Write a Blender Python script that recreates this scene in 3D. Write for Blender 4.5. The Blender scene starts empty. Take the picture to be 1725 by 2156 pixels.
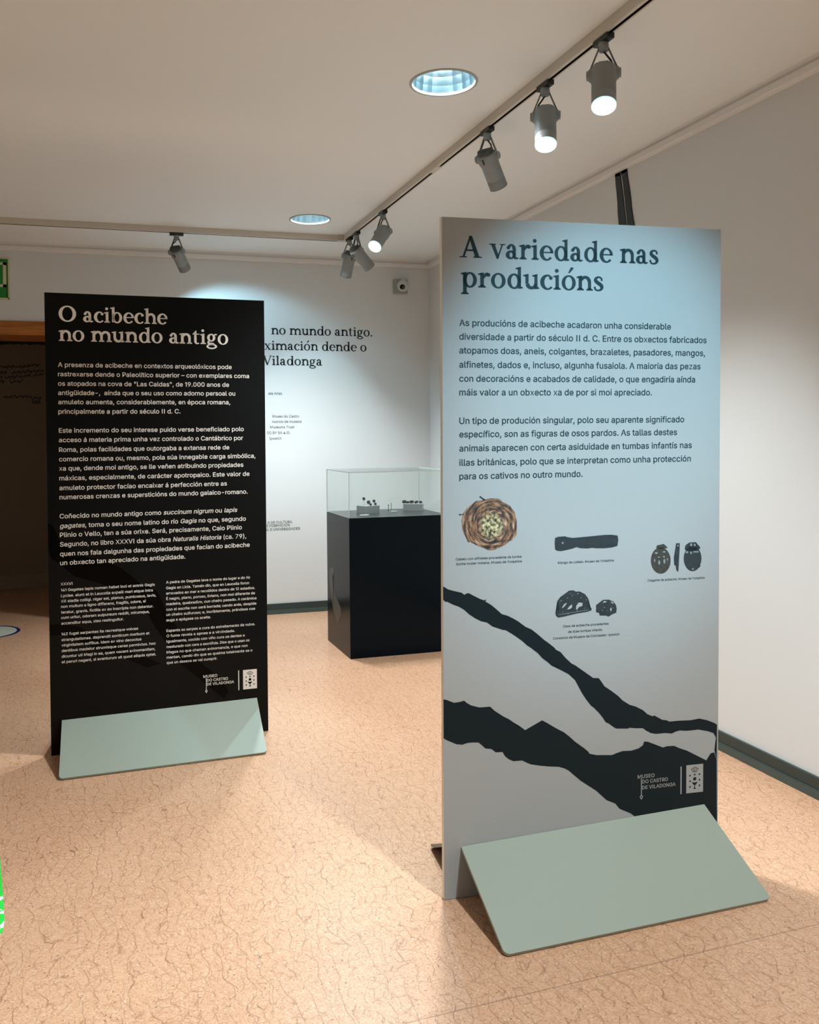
import bpy, bmesh, math, random
from mathutils import Vector, Matrix
C = bpy.context.scene.collection
sc = bpy.context.scene
PI = math.pi
random.seed(7)

# ------------------------------------------------------------ camera
CAM_H = 1.44
F_PX, CX, CY, W_PX, H_PX = 1838.8, 728.1, 941.0, 1725.0, 2156.0
cd = bpy.data.cameras.new('camera'); cam = bpy.data.objects.new('camera', cd); C.objects.link(cam)
cd.sensor_fit = 'HORIZONTAL'; cd.sensor_width = 36.0; cd.lens = F_PX / W_PX * 36.0
cd.shift_x = (W_PX / 2 - CX) / W_PX
cd.shift_y = -(H_PX / 2 - CY) / W_PX
cd.clip_start = 0.05
R_ = Vector((0.9620, -0.2727, -0.0101)); U_ = Vector((0.0138, 0.0117, 0.9998)); F_ = Vector((0.2726, 0.9620, -0.0150))
cam.matrix_world = Matrix(((R_.x, U_.x, -F_.x, 0), (R_.y, U_.y, -F_.y, 0), (R_.z, U_.z, -F_.z, CAM_H), (0, 0, 0, 1)))
sc.camera = cam

# ------------------------------------------------------------ exposure, world, light levels
sc.view_settings.view_transform = 'Standard'; sc.view_settings.look = 'None'
sc.view_settings.gamma = 1.0; sc.view_settings.use_curve_mapping = False
sc.view_settings.exposure = 0.36
sc.cycles.use_denoising = True
sc.cycles.max_bounces = 8; sc.cycles.diffuse_bounces = 5
wd = bpy.data.worlds.new('world'); sc.world = wd; wd.use_nodes = True
wd.node_tree.nodes['Background'].inputs[0].default_value = (0.9, 0.75, 0.6, 1)
wd.node_tree.nodes['Background'].inputs[1].default_value = 0.05
COOL = (0.62, 0.90, 1.0)
CYAN = (0.42, 0.80, 1.0)
WARM = (1.0, 0.80, 0.60)
NEUT = (0.90, 0.97, 1.0)
E_DOWN = 235.0         # each recessed downlight
E_SPOT = {'s1': 31.0, 's2': 28.0, 's3': 55.0, 's4': 80.0, 's5': 4.0, 's6': 15.0, 's7': 28.0, 'f1': 165.0}

VEIN_UP=[(0.0005, 0.9727), (0.0155, 0.9628), (0.0292, 0.9582), (0.0595, 0.9502), (0.0691, 0.9431), (0.0747, 0.9468), (0.083, 0.9477), (0.101, 0.9376), (0.1204, 0.9274), (0.1343, 0.9227), (0.1385, 0.9259), (0.1399, 0.9224), (0.136, 0.9197), (0.1567, 0.907), (0.1735, 0.8928), (0.1904, 0.8773), (0.2101, 0.8709), (0.2328, 0.8589), (0.247, 0.8501), (0.2584, 0.8414), (0.2698, 0.8328), (0.2898, 0.8235), (0.3099, 0.8076), (0.333, 0.7873), (0.3474, 0.777), (0.3677, 0.7609), (0.3721, 0.7546), (0.3881, 0.746), (0.4056, 0.7259), (0.4261, 0.7069), (0.4379, 0.7009), (0.4683, 0.6791), (0.5005, 0.6557), (0.5204, 0.6535), (0.5281, 0.6438), (0.5405, 0.6259), (0.5637, 0.61), (0.5886, 0.5911), (0.6042, 0.5756), (0.6292, 0.5594), (0.6512, 0.552), (0.6764, 0.5385), (0.6923, 0.5243), (0.7113, 0.5156), (0.7176, 0.5179), (0.7463, 0.5012), (0.7623, 0.4984), (0.7719, 0.4933), (0.8072, 0.4933), (0.8492, 0.4913), (0.8817, 0.4945), (0.9111, 0.4863), (0.9374, 0.4753), (0.9479, 0.4686), (0.9474, 0.3511), (0.9386, 0.3842), (0.9431, 0.397), (0.9454, 0.4057), (0.9442, 0.4263), (0.9343, 0.4418), (0.9146, 0.4494), (0.8786, 0.4583), (0.8526, 0.4575), (0.83, 0.458), (0.8106, 0.4611), (0.7945, 0.4581), (0.7817, 0.4534), (0.7561, 0.457), (0.7242, 0.4568), (0.7051, 0.4613), (0.6893, 0.4699), (0.6766, 0.4796), (0.6483, 0.4819), (0.6294, 0.485), (0.6232, 0.4826), (0.5826, 0.486), (0.5733, 0.4911), (0.5546, 0.5055), (0.5454, 0.5091), (0.533, 0.5271), (0.5206, 0.5423), (0.5021, 0.5608), (0.4929, 0.5672), (0.4745, 0.5912), (0.4623, 0.6091), (0.4516, 0.6282), (0.4379, 0.6531), (0.4197, 0.6699), (0.4159, 0.6736), (0.3881, 0.6891), (0.3677, 0.7041), (0.3576, 0.7048), (0.3445, 0.7164), (0.3272, 0.7297), (0.3099, 0.7484), (0.2869, 0.766), (0.2755, 0.7734), (0.2583, 0.7892), (0.2299, 0.8097), (0.2044, 0.8259), (0.1931, 0.8279), (0.1594, 0.8405), (0.1426, 0.8534), (0.123, 0.8585), (0.1036, 0.8688), (0.0842, 0.8818), (0.0676, 0.8972), (0.0511, 0.9073), (0.0318, 0.9149), (0.0127, 0.925), (0.0072, 0.9248), (0.0004, 0.9322)]
VEIN_LO=[(0.0, 0.6252), (0.0088, 0.6232), (0.0198, 0.6144), (0.0335, 0.612), (0.0529, 0.6132), (0.0667, 0.6161), (0.075, 0.6088), (0.0889, 0.5998), (0.1168, 0.591), (0.1336, 0.591), (0.1518, 0.5909), (0.1673, 0.5763), (0.1955, 0.5567), (0.2153, 0.5457), (0.2295, 0.5351), (0.2466, 0.5243), (0.2681, 0.5077), (0.3257, 0.534), (0.3445, 0.5229), (0.3561, 0.5152), (0.3794, 0.501), (0.3999, 0.4897), (0.4204, 0.473), (0.4381, 0.4564), (0.4691, 0.4331), (0.4839, 0.4206), (0.4886, 0.4131), (0.5116, 0.4067), (0.5425, 0.4039), (0.5673, 0.4017), (0.5859, 0.4072), (0.6046, 0.4112), (0.6359, 0.4098), (0.6611, 0.4148), (0.6768, 0.4235), (0.6815, 0.436), (0.6957, 0.4333), (0.718, 0.4213), (0.7499, 0.4098), (0.7627, 0.413), (0.7899, 0.412), (0.8077, 0.4032), (0.8368, 0.3919), (0.8595, 0.3796), (0.8857, 0.3641), (0.9086, 0.3532), (0.9184, 0.364), (0.9249, 0.3752), (0.938, 0.3769), (0.9474, 0.3511), (0.9518, -0.0638), (0.8267, 0.0466), (0.6482, 0.1939), (0.6328, 0.206), (0.5946, 0.2241), (0.5793, 0.2432), (0.549, 0.2567), (0.5112, 0.2919), (0.4588, 0.3282), (0.4441, 0.3408), (0.4249, 0.3577), (0.4161, 0.3659), (0.4029, 0.3735), (0.3824, 0.3809), (0.3445, 0.3858), (0.3155, 0.3912), (0.2866, 0.3979), (0.2723, 0.4047), (0.2579, 0.4128), (0.2294, 0.4127), (0.2123, 0.421), (0.2009, 0.4314), (0.1925, 0.4456), (0.1783, 0.4496), (0.1698, 0.4463), (0.1557, 0.4583), (0.1361, 0.4614), (0.1221, 0.4746), (0.1137, 0.482), (0.0941, 0.4838), (0.0774, 0.4839), (0.0608, 0.48), (0.0414, 0.4831), (0.0084, 0.4992), (-0.0004, 0.5052)]
VEIN_B=[[(-0.0002, 1.0534), (0.0251, 1.033), (0.0487, 0.9738), (0.1155, 0.9057), (0.2025, 0.8815), (0.3033, 0.8431), (0.354, 0.8004), (0.3922, 0.7649), (0.4763, 0.7196), (0.5019, 0.6642), (0.521, 0.6091), (0.56, 0.5522), (0.5927, 0.4956), (0.6251, 0.4115), (0.7053, 0.3361), (0.7798, 0.2742), (0.8067, 0.2096), (0.7856, 0.1772), (0.7044, 0.2541), (0.6374, 0.3151), (0.5712, 0.3756), (0.5193, 0.4678), (0.4676, 0.5459), (0.4294, 0.6224), (0.3525, 0.6878), (0.3018, 0.7309), (0.2199, 0.769), (0.108, 0.8085), (0.0533, 0.8636), (0.0139, 0.8916), (-0.0006, 0.9439)], [(0.0017, 0.5952), (0.0618, 0.5971), (0.1357, 0.5718), (0.2103, 0.5265), (0.2986, 0.4863), (0.3879, 0.4254), (0.4917, 0.376), (0.4261, 0.3619), (0.3233, 0.4178), (0.222, 0.4597), (0.1225, 0.5141), (0.061, 0.5451), (0.0022, 0.5434)]]
TITLE_A=[('A variedade nas', 0.0565, 0.727, 1.9713), ('producións', 0.0601, 0.5343, 1.8815)]
BODY_A1=[('As producións de acibeche acadaron unha considerable', 0.055, 0.772, 1.7643), ('diversidade a partir do século II d. C. Entre os obxectos fabricados', 0.0549, 0.9013, 1.7226), ('atopamos doas, aneis, colgantes, brazaletes, pasadores, mangos,', 0.0548, 0.8963, 1.6809), ('alfinetes, dados e, incluso, algunha fusaiola. A maioría das pezas', 0.0546, 0.8801, 1.6378), ('con decoracións e acabados de calidade, o que engadiría aínda', 0.0545, 0.8604, 1.5953), ('máis valor a un obxecto xa de por si moi apreciado.', 0.0544, 0.705, 1.5535)]
BODY_A2=[('Un tipo de produción singular, polo seu aparente significado', 0.0541, 0.8214, 1.4668), ('específico, son as figuras de osos pardos. As tallas destes', 0.0539, 0.7958, 1.4257), ('animais aparecen con certa asiduidade en tumbas infantís nas', 0.0538, 0.8494, 1.383), ('illas británicas, polo que se interpretan como unha protección', 0.0537, 0.8462, 1.3395), ('para os cativos no outro mundo.', 0.0535, 0.4632, 1.2975)]
CAP_A=[('Cabelo con alfinetes procedente da tumba', 0.0412, 0.2567, 1.0501), ('dunha muller romana. Museo de Yorkshire', 0.042, 0.2575, 1.0355), ('Mango de coitelo. Museo de Yorkshire', 0.379, 0.5724, 1.0251), ('Colgante de acibeche. Museo de Yorkshire', 0.692, 0.8988, 0.9547), ('Osos de acibeche procedentes', 0.3969, 0.5546, 0.8234), ('de dúas tumbas infantís.', 0.4139, 0.5339, 0.8051), ('Consorcio de Museos de Colchester-Ipswich', 0.3629, 0.5922, 0.7871)]
TITLE_B=[('O acibeche', 0.0595, 0.5412, 1.9577), ('no mundo antigo', 0.0582, 0.8246, 1.8699)]
BODY_B=[('A presenza de acibeche en contextos arqueolóxicos pode', 0.0537, 0.8398, 1.7535), ('rastrexarse dende o Paleolítico superior – con exemplares coma', 0.0531, 0.9235, 1.7117), ('os atopados na cova de "Las Caldas", de 19.000 anos de', 0.0529, 0.8263, 1.6692), ('antigüidade-,  aínda que o seu uso como adorno persoal ou', 0.0527, 0.8555, 1.6276), ('amuleto aumenta, considerablemente, en época romana,', 0.0526, 0.8311, 1.5861), ('principalmente a partir do século II d. C.', 0.0523, 0.5953, 1.5434), ('Este incremento do seu interese puido verse beneficiado polo', 0.0532, 0.895, 1.4581), ('acceso á materia prima unha vez controlado o Cantábrico por', 0.053, 0.8911, 1.4154), ('Roma, polas facilidades que outorgaba a extensa rede de', 0.0525, 0.8241, 1.3716), ('comercio romana ou, mesmo, pola súa innegable carga simbólica,', 0.0523, 0.9503, 1.3291), ('xa que, dende moi antigo, se lle veñen atribuíndo propiedades', 0.0521, 0.8911, 1.2872), ('máxicas, especialmente, de carácter apotropaico. Este valor de', 0.0521, 0.9206, 1.2434), ('amuleto protector facíao encaixar á perfección entre as', 0.0519, 0.8108, 1.1995), ('numerosas crenzas e supersticións do mundo galaico-romano.', 0.0517, 0.9107, 1.1578), ('Coñecido no mundo antigo como *succinum nigrum* ou *lapis*', 0.0513, 0.8598, 1.0719), ('*gagates*, toma o seu nome latino do río *Gagis* no que, segundo', 0.0511, 0.9008, 1.0282), ('Plinio o Vello, ten a súa orixe. Será, precisamente, Caio Plinio', 0.0509, 0.8809, 0.9875), ('Segundo, no libro XXXVI da súa obra *Naturalis Historia* (ca. 79),', 0.0507, 0.9013, 0.9446), ('quen nos fala dalgunha das propiedades que facían do acibeche', 0.0505, 0.9179, 0.9017), ('un obxecto tan apreciado na antigüidade.', 0.0503, 0.6103, 0.8609)]
COL_B1=[('XXXVI', 0.0514, 0.1019, 0.7691), ('141 Gagates lapis nomen habet loci et amnis Gagis', 0.0521, 0.4674, 0.742), ('Lyciae. aiunt et in Leucolla expelli mari atque intra', 0.0517, 0.4584, 0.7162), ('XII stadia colligi. niger est, planus, pumicosus, levis,', 0.0516, 0.4726, 0.6917), ('non multum a ligno differens, fragilis, odore, si', 0.0514, 0.4253, 0.6674), ('teratur, gravis. fictilia ex eo inscripta non delentur.', 0.0513, 0.4596, 0.6415), ('cum uritur, odorem sulpureum reddit, mirumque,', 0.0511, 0.442, 0.6172), ('accenditur aqua, oleo restinguitur.', 0.051, 0.3252, 0.5914), ('142 fugat serpentes ita recreatque volvae', 0.0513, 0.3893, 0.5425), ('strangulationes. deprendit sonticum morbum et', 0.0511, 0.4401, 0.5166), ('virginitatem suffitus. idem ex vino decoctus', 0.0512, 0.4037, 0.4918), ('dentibus medetur strumisque cerae permixtus. hoc', 0.0512, 0.4683, 0.467), ('dicuntur uti Magi in ea, quam vocant axinomantiam,', 0.0509, 0.4658, 0.4412), ('et peruri negant, si eventurum sit quod aliquis optet.', 0.0505, 0.4692, 0.416)]
COL_B2=[('A pedra de Gagates leva o nome do lugar e do río', 0.5198, 0.9179, 0.7485), ('Gagis en Licia. Tamén din, que en Leucolla foron', 0.5195, 0.913, 0.7218), ('arroxados ao mar e recollidos dentro de 12 estadios.', 0.5191, 0.9413, 0.6966), ('É negro, plano, poroso, liviano, non moi diferente da', 0.5193, 0.9404, 0.6714), ('madeira, quebradizo, cun cheiro pesado. A cerámica', 0.519, 0.9478, 0.6464), ('con el escrita non será borrada; cando arde, despide', 0.5189, 0.9475, 0.6208), ('un cheiro sulfuroso; e, incriblemente, préndese coa', 0.5186, 0.9403, 0.5963), ('auga e apágase co aceite.', 0.5185, 0.7266, 0.5708), ('Espanta as serpes e cura do estreitamento da vulva.', 0.5187, 0.9395, 0.521), ('O fume revela a apnea e a virxindade.', 0.5187, 0.8413, 0.4963), ('Igualmente, cocido con viño cura os dentes e', 0.5186, 0.889, 0.4706), ('mesturado con cera a escrófula. Dise que o usan os', 0.5182, 0.9119, 0.4451), ('Magos no que chaman axinomancia, e que non', 0.5179, 0.9024, 0.4199), ('mentan, cando din que se queima totalmente se o', 0.5176, 0.9254, 0.3953), ('que un desexa se vai cumprir.', 0.5178, 0.7561, 0.3707)]
LOGO_A=[(0.6582, 0.3165), (0.7187, 0.3175), (0.675, 0.298), (0.7671, 0.3005), (0.675, 0.2788), (0.7953, 0.2854), (0.6707, 0.3152), (0.6709, 0.2646), (0.6709, 0.2554), (0.8153, 0.3415), (0.8157, 0.2501), (0.8345, 0.3436), (0.8967, 0.344), (0.8972, 0.2536), (0.835, 0.2505)]
LOGO_B=[(0.6879, 0.2887), (0.7548, 0.2912), (0.7053, 0.2682), (0.8061, 0.2704), (0.7051, 0.2495), (0.8348, 0.2507), (0.7006, 0.2855), (0.7001, 0.2362), (0.6993, 0.2244), (0.8575, 0.3093), (0.8565, 0.2136), (0.8786, 0.3084), (0.9463, 0.3091), (0.9453, 0.2158), (0.8776, 0.2145)]
BUN=[(0.0604, 1.1705), (0.0647, 1.192), (0.0776, 1.2091), (0.1062, 1.23), (0.1349, 1.2333), (0.155, 1.2375), (0.1767, 1.237), (0.1912, 1.2304), (0.197, 1.2235), (0.2173, 1.2134), (0.2333, 1.1924), (0.2406, 1.1675), (0.2406, 1.1429), (0.2413, 1.125), (0.2332, 1.113), (0.2244, 1.1051), (0.2157, 1.1027), (0.2026, 1.0922), (0.1909, 1.0872), (0.1692, 1.0785), (0.1475, 1.0773), (0.1317, 1.0854), (0.1116, 1.0929), (0.0873, 1.106), (0.0816, 1.1035), (0.0731, 1.1214), (0.0632, 1.1421)]
PINS=[[(0.1177, 1.2419), (0.1213, 1.2458), (0.1263, 1.241), (0.1392, 1.2332), (0.1334, 1.2299), (0.1248, 1.2376)], [(0.052, 1.1923), (0.0548, 1.1929), (0.0576, 1.1902), (0.069, 1.1939), (0.0683, 1.1905), (0.0569, 1.1881), (0.0541, 1.1862)]]
HANDLE=[(0.3681, 1.0927), (0.3697, 1.1074), (0.38, 1.1107), (0.4039, 1.1113), (0.4087, 1.109), (0.4295, 1.1053), (0.4664, 1.1069), (0.4988, 1.1087), (0.5394, 1.111), (0.5639, 1.1106), (0.5852, 1.1072), (0.5877, 1.0936), (0.5845, 1.0742), (0.564, 1.0698), (0.5395, 1.0685), (0.5118, 1.0695), (0.4956, 1.0717), (0.4826, 1.0699), (0.4568, 1.0717), (0.4423, 1.0759), (0.4279, 1.0713), (0.4071, 1.0677), (0.3911, 1.0653), (0.3768, 1.0666), (0.3697, 1.0706)]
PEND=[[(0.7744, 1.0196), (0.7731, 1.0308), (0.7695, 1.0413), (0.7637, 1.0504), (0.7563, 1.0575), (0.7477, 1.0621), (0.7384, 1.064), (0.7292, 1.0629), (0.7207, 1.0589), (0.7133, 1.0524), (0.7077, 1.0438), (0.7042, 1.0336), (0.7031, 1.0226), (0.7043, 1.0115), (0.7079, 1.001), (0.7136, 0.9919), (0.721, 0.9848), (0.7296, 0.9801), (0.7388, 0.9783), (0.748, 0.9793), (0.7566, 0.9832), (0.764, 0.9897), (0.7697, 0.9984), (0.7732, 1.0086)], [(0.7224, 1.0659), (0.7254, 1.0705), (0.7491, 1.0743), (0.7513, 1.0702), (0.7566, 1.0666), (0.764, 1.0616), (0.7388, 1.0573), (0.7239, 1.0605)], [(0.7938, 1.0746), (0.8073, 1.0748), (0.8067, 1.0546), (0.8039, 1.0036), (0.8025, 0.9835), (0.7988, 0.9823), (0.7942, 0.9906), (0.7934, 1.0014), (0.7874, 1.0043), (0.7858, 1.0286), (0.7902, 1.0526)], [(0.8869, 1.0217), (0.8857, 1.0327), (0.8824, 1.0429), (0.8771, 1.0518), (0.8704, 1.0587), (0.8625, 1.0632), (0.8541, 1.0649), (0.8457, 1.0638), (0.8379, 1.06), (0.8312, 1.0536), (0.8261, 1.0451), (0.8229, 1.0352), (0.8219, 1.0244), (0.823, 1.0136), (0.8263, 1.0033), (0.8315, 0.9945), (0.8382, 0.9875), (0.8461, 0.983), (0.8545, 0.9812), (0.8629, 0.9822), (0.8708, 0.9861), (0.8775, 0.9925), (0.8826, 1.0009), (0.8858, 1.0109)], [(0.8269, 1.0646), (0.8299, 1.0679), (0.8374, 1.0683), (0.8419, 1.0755), (0.8661, 1.076), (0.8692, 1.0657), (0.8783, 1.064), (0.8829, 1.0544), (0.8542, 1.046), (0.8255, 1.0526)], [(0.8756, 1.0033), (0.884, 0.9968), (0.8772, 0.991)]]
PENDHI=[[(0.7284, 1.0456), (0.7273, 1.0476), (0.7243, 1.049), (0.7207, 1.0491), (0.7177, 1.048), (0.7166, 1.0461), (0.7177, 1.0441), (0.7207, 1.0428), (0.7243, 1.0426), (0.7273, 1.0437)], [(0.7559, 1.0486), (0.7549, 1.0502), (0.7523, 1.0512), (0.7491, 1.0514), (0.7465, 1.0505), (0.7455, 1.049), (0.7465, 1.0474), (0.7491, 1.0463), (0.7523, 1.0462), (0.7549, 1.047)], [(0.7533, 1.0326), (0.7527, 1.0346), (0.751, 1.0359), (0.749, 1.0359), (0.7474, 1.0348), (0.7467, 1.0328), (0.7474, 1.0309), (0.749, 1.0296), (0.751, 1.0295), (0.7527, 1.0306)], [(0.7359, 1.0319), (0.735, 1.0332), (0.7328, 1.034), (0.7301, 1.0341), (0.7278, 1.0335), (0.727, 1.0323), (0.7279, 1.0311), (0.7301, 1.0303), (0.7328, 1.0302), (0.7351, 1.0308)], [(0.7367, 1.0145), (0.736, 1.0189), (0.7341, 1.0216), (0.7318, 1.0217), (0.73, 1.0191), (0.7293, 1.0148), (0.73, 1.0105), (0.7319, 1.0077), (0.7342, 1.0076), (0.736, 1.0102)], [(0.7553, 1.0178), (0.7546, 1.0225), (0.7527, 1.0255), (0.7504, 1.0256), (0.7485, 1.0228), (0.7478, 1.0181), (0.7486, 1.0133), (0.7505, 1.0103), (0.7527, 1.0102), (0.7546, 1.0131)], [(0.7189, 1.0219), (0.7185, 1.0251), (0.7173, 1.0271), (0.716, 1.0272), (0.7149, 1.0253), (0.7145, 1.0221), (0.7149, 1.019), (0.716, 1.017), (0.7174, 1.0169), (0.7185, 1.0188)], [(0.7649, 1.0241), (0.7645, 1.0264), (0.7634, 1.028), (0.762, 1.028), (0.7609, 1.0266), (0.7605, 1.0242), (0.7609, 1.0219), (0.762, 1.0204), (0.7634, 1.0203), (0.7645, 1.0217)], [(0.8033, 1.0669), (0.8028, 1.0689), (0.8014, 1.0701), (0.7998, 1.0702), (0.7984, 1.069), (0.7979, 1.0671), (0.7985, 1.0651), (0.7998, 1.0638), (0.8015, 1.0637), (0.8028, 1.0649)], [(0.853, 1.0677), (0.8522, 1.0707), (0.85, 1.0727), (0.8474, 1.0728), (0.8453, 1.071), (0.8445, 1.068), (0.8453, 1.065), (0.8475, 1.063), (0.8501, 1.0629), (0.8522, 1.0647)], [(0.8652, 1.0666), (0.8645, 1.0693), (0.8627, 1.071), (0.8605, 1.0711), (0.8587, 1.0695), (0.858, 1.0668), (0.8587, 1.0641), (0.8605, 1.0624), (0.8627, 1.0623), (0.8646, 1.0639)], [(0.8383, 1.044), (0.8373, 1.046), (0.8347, 1.0473), (0.8314, 1.0474), (0.8288, 1.0463), (0.8278, 1.0444), (0.8288, 1.0424), (0.8314, 1.041), (0.8347, 1.0409), (0.8373, 1.042)], [(0.8515, 1.0414), (0.8508, 1.0442), (0.8491, 1.046), (0.8471, 1.0461), (0.8454, 1.0444), (0.8448, 1.0417), (0.8455, 1.0389), (0.8471, 1.0371), (0.8492, 1.037), (0.8508, 1.0387)], [(0.8784, 1.0437), (0.8761, 1.0453), (0.87, 1.0464), (0.8625, 1.0467), (0.8565, 1.046), (0.8542, 1.0447), (0.8565, 1.0432), (0.8625, 1.0421), (0.87, 1.0418), (0.8761, 1.0424)], [(0.859, 0.9884), (0.8583, 0.9902), (0.8564, 0.9914), (0.854, 0.9915), (0.8522, 0.9905), (0.8514, 0.9888), (0.8522, 0.987), (0.8541, 0.9858), (0.8564, 0.9857), (0.8583, 0.9867)]]
BEARS=[[(0.3769, 0.9082), (0.3864, 0.9196), (0.4024, 0.9291), (0.4168, 0.9388), (0.4312, 0.9396), (0.4409, 0.9347), (0.4537, 0.9348), (0.4715, 0.9257), (0.4828, 0.9117), (0.4869, 0.8996), (0.4861, 0.8817), (0.495, 0.8797), (0.4942, 0.8723), (0.4797, 0.8686), (0.4409, 0.8648), (0.4024, 0.858), (0.3801, 0.8555), (0.3729, 0.8611), (0.3705, 0.8701), (0.3769, 0.8786), (0.3848, 0.8841), (0.3824, 0.8931), (0.3792, 0.9022)], [(0.5105, 0.8886), (0.5186, 0.8934), (0.5267, 0.899), (0.5349, 0.9038), (0.5545, 0.9036), (0.5709, 0.8967), (0.5792, 0.8858), (0.5825, 0.8736), (0.5809, 0.8601), (0.5677, 0.8563), (0.553, 0.8489), (0.5464, 0.853), (0.5236, 0.8542), (0.5203, 0.8634), (0.5105, 0.8654), (0.5121, 0.8743)]]
BEARHOLES=[[(0.3928, 0.8867), (0.4008, 0.8981), (0.4104, 0.9006), (0.4024, 0.8906), (0.3952, 0.8851)], [(0.4104, 0.8798), (0.4184, 0.8898), (0.4272, 0.8952), (0.4272, 0.8848), (0.4184, 0.8801)], [(0.4409, 0.8782), (0.4417, 0.89), (0.4505, 0.9), (0.4635, 0.8978), (0.4627, 0.8882), (0.4506, 0.8851), (0.4441, 0.8772)], [(0.5646, 0.8715), (0.5641, 0.8749), (0.5628, 0.877), (0.5611, 0.8771), (0.5598, 0.8751), (0.5593, 0.8718), (0.5598, 0.8684), (0.5612, 0.8663), (0.5628, 0.8662), (0.5641, 0.8682)], [(0.5333, 0.8957), (0.5398, 0.9006), (0.548, 0.8964), (0.5365, 0.894)], [(0.5611, 0.8972), (0.5709, 0.8937), (0.5709, 0.8892), (0.5627, 0.8934)]]
WALLTXT=[('no mundo antigo.', (1.3403, 2.2403), (2.1877, 2.2466)), ('ximación dende o', (1.2812, 2.1166), (2.1372, 2.1213)), ('Viladonga', (1.2645, 1.995), (1.7604, 1.9989))]
WALLSMALL=[('ata Arias', (1.4237, 1.759)), ('Museo do Castro', (1.5621, 1.5755)), ('nsorcio de museos', (1.5813, 1.5333)), ('Museums Trust', (1.5219, 1.4896)), ('CC BY SA 4.0).', (1.4902, 1.444)), ('Ipswich', (1.4157, 1.399)), ('A DE CULTURA,', (1.4997, 0.7258)), ('E FORMACIÓN', (1.4759, 0.6999)), ('AL E UNIVERSIDADES', (1.5599, 0.6698))]
SCRIPT=[((-1.133, 2.077), (-0.74, 2.113)), ((-0.723, 2.108), (-0.527, 2.124)), ((-1.134, 2.042), (-0.817, 2.054)), ((-0.779, 2.054), (-0.493, 2.07)), ((-1.052, 1.993), (-0.864, 2.004)), ((-0.843, 2.008), (-0.733, 2.018)), ((-0.716, 2.018), (-0.605, 2.024)), ((-0.588, 2.033), (-0.502, 2.034)), ((-1.011, 1.962), (-0.843, 1.968)), ((-0.801, 1.964), (-0.683, 1.974)), ((-1.054, 1.82), (-0.887, 1.824)), ((-0.854, 1.824), (-0.6, 1.82)), ((-0.6, 1.811), (-0.514, 1.816)), ((-0.596, 1.784), (-0.523, 1.789)), ((-0.596, 1.762), (-0.523, 1.766))]
SIDE_PRINT=[(0.4762, 0.5123), (0.426, 0.5275), (0.3712, 0.5301), (0.3643, 0.5102), (0.3846, 0.4836), (0.4282, 0.469), (0.4064, 0.4249), (0.3634, 0.3794), (0.3173, 0.3352), (0.2524, 0.3108), (0.2108, 0.2878), (0.2086, 0.2473), (0.2508, 0.203), (0.2897, 0.1615), (0.3228, 0.1885), (0.3696, 0.2157), (0.4072, 0.2506), (0.4251, 0.2949), (0.4568, 0.3423), (0.4804, 0.4023), (0.4923, 0.4592), (0.4973, 0.4851)]


# ------------------------------------------------------------ material helpers
def nodes(m):
    m.use_nodes = True
    return m.node_tree.nodes, m.node_tree.links
def setin(b, k, v):
    if k in b.inputs: b.inputs[k].default_value = v
def mat(name, col, rough=0.5, metal=0.0, spec=0.5, mottle=0.0, mscale=6.0, bump=0.0, bscale=200.0, coat=0.0):
    m = bpy.data.materials.new(name); n, l = nodes(m); b = n['Principled BSDF']
    c4 = (col[0], col[1], col[2], 1)
    setin(b, 'Base Color', c4); setin(b, 'Roughness', rough); setin(b, 'Metallic', metal); setin(b, 'Specular IOR Level', spec)
    setin(b, 'Coat Weight', coat); setin(b, 'Coat Roughness', 0.06)
    if mottle or bump:
        tc = n.new('ShaderNodeTexCoord')
        if mottle:
            nz = n.new('ShaderNodeTexNoise'); nz.inputs['Scale'].default_value = mscale; nz.inputs['Detail'].default_value = 4
            l.new(tc.outputs['Object'], nz.inputs['Vector'])
            mx = n.new('ShaderNodeMix'); mx.data_type = 'RGBA'
            mx.inputs[6].default_value = tuple(x * (1 - mottle) for x in col) + (1,)
            mx.inputs[7].default_value = tuple(min(1, x * (1 + mottle)) for x in col) + (1,)
            l.new(nz.outputs['Fac'], mx.inputs[0]); l.new(mx.outputs[2], b.inputs['Base Color'])
        if bump:
            nb = n.new('ShaderNodeTexNoise'); nb.inputs['Scale'].default_value = bscale; nb.inputs['Detail'].default_value = 3
            l.new(tc.outputs['Object'], nb.inputs['Vector'])
            bp = n.new('ShaderNodeBump'); bp.inputs['Strength'].default_value = bump; bp.inputs['Distance'].default_value = 0.002
            l.new(nb.outputs['Fac'], bp.inputs['Height']); l.new(bp.outputs['Normal'], b.inputs['Normal'])
    return m
def emis(name, col, s):
    m = bpy.data.materials.new(name); n, l = nodes(m); b = n['Principled BSDF']
    setin(b, 'Base Color', (0.8, 0.8, 0.8, 1)); setin(b, 'Emission Color', (*col, 1)); setin(b, 'Emission Strength', s)
    return m
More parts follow.
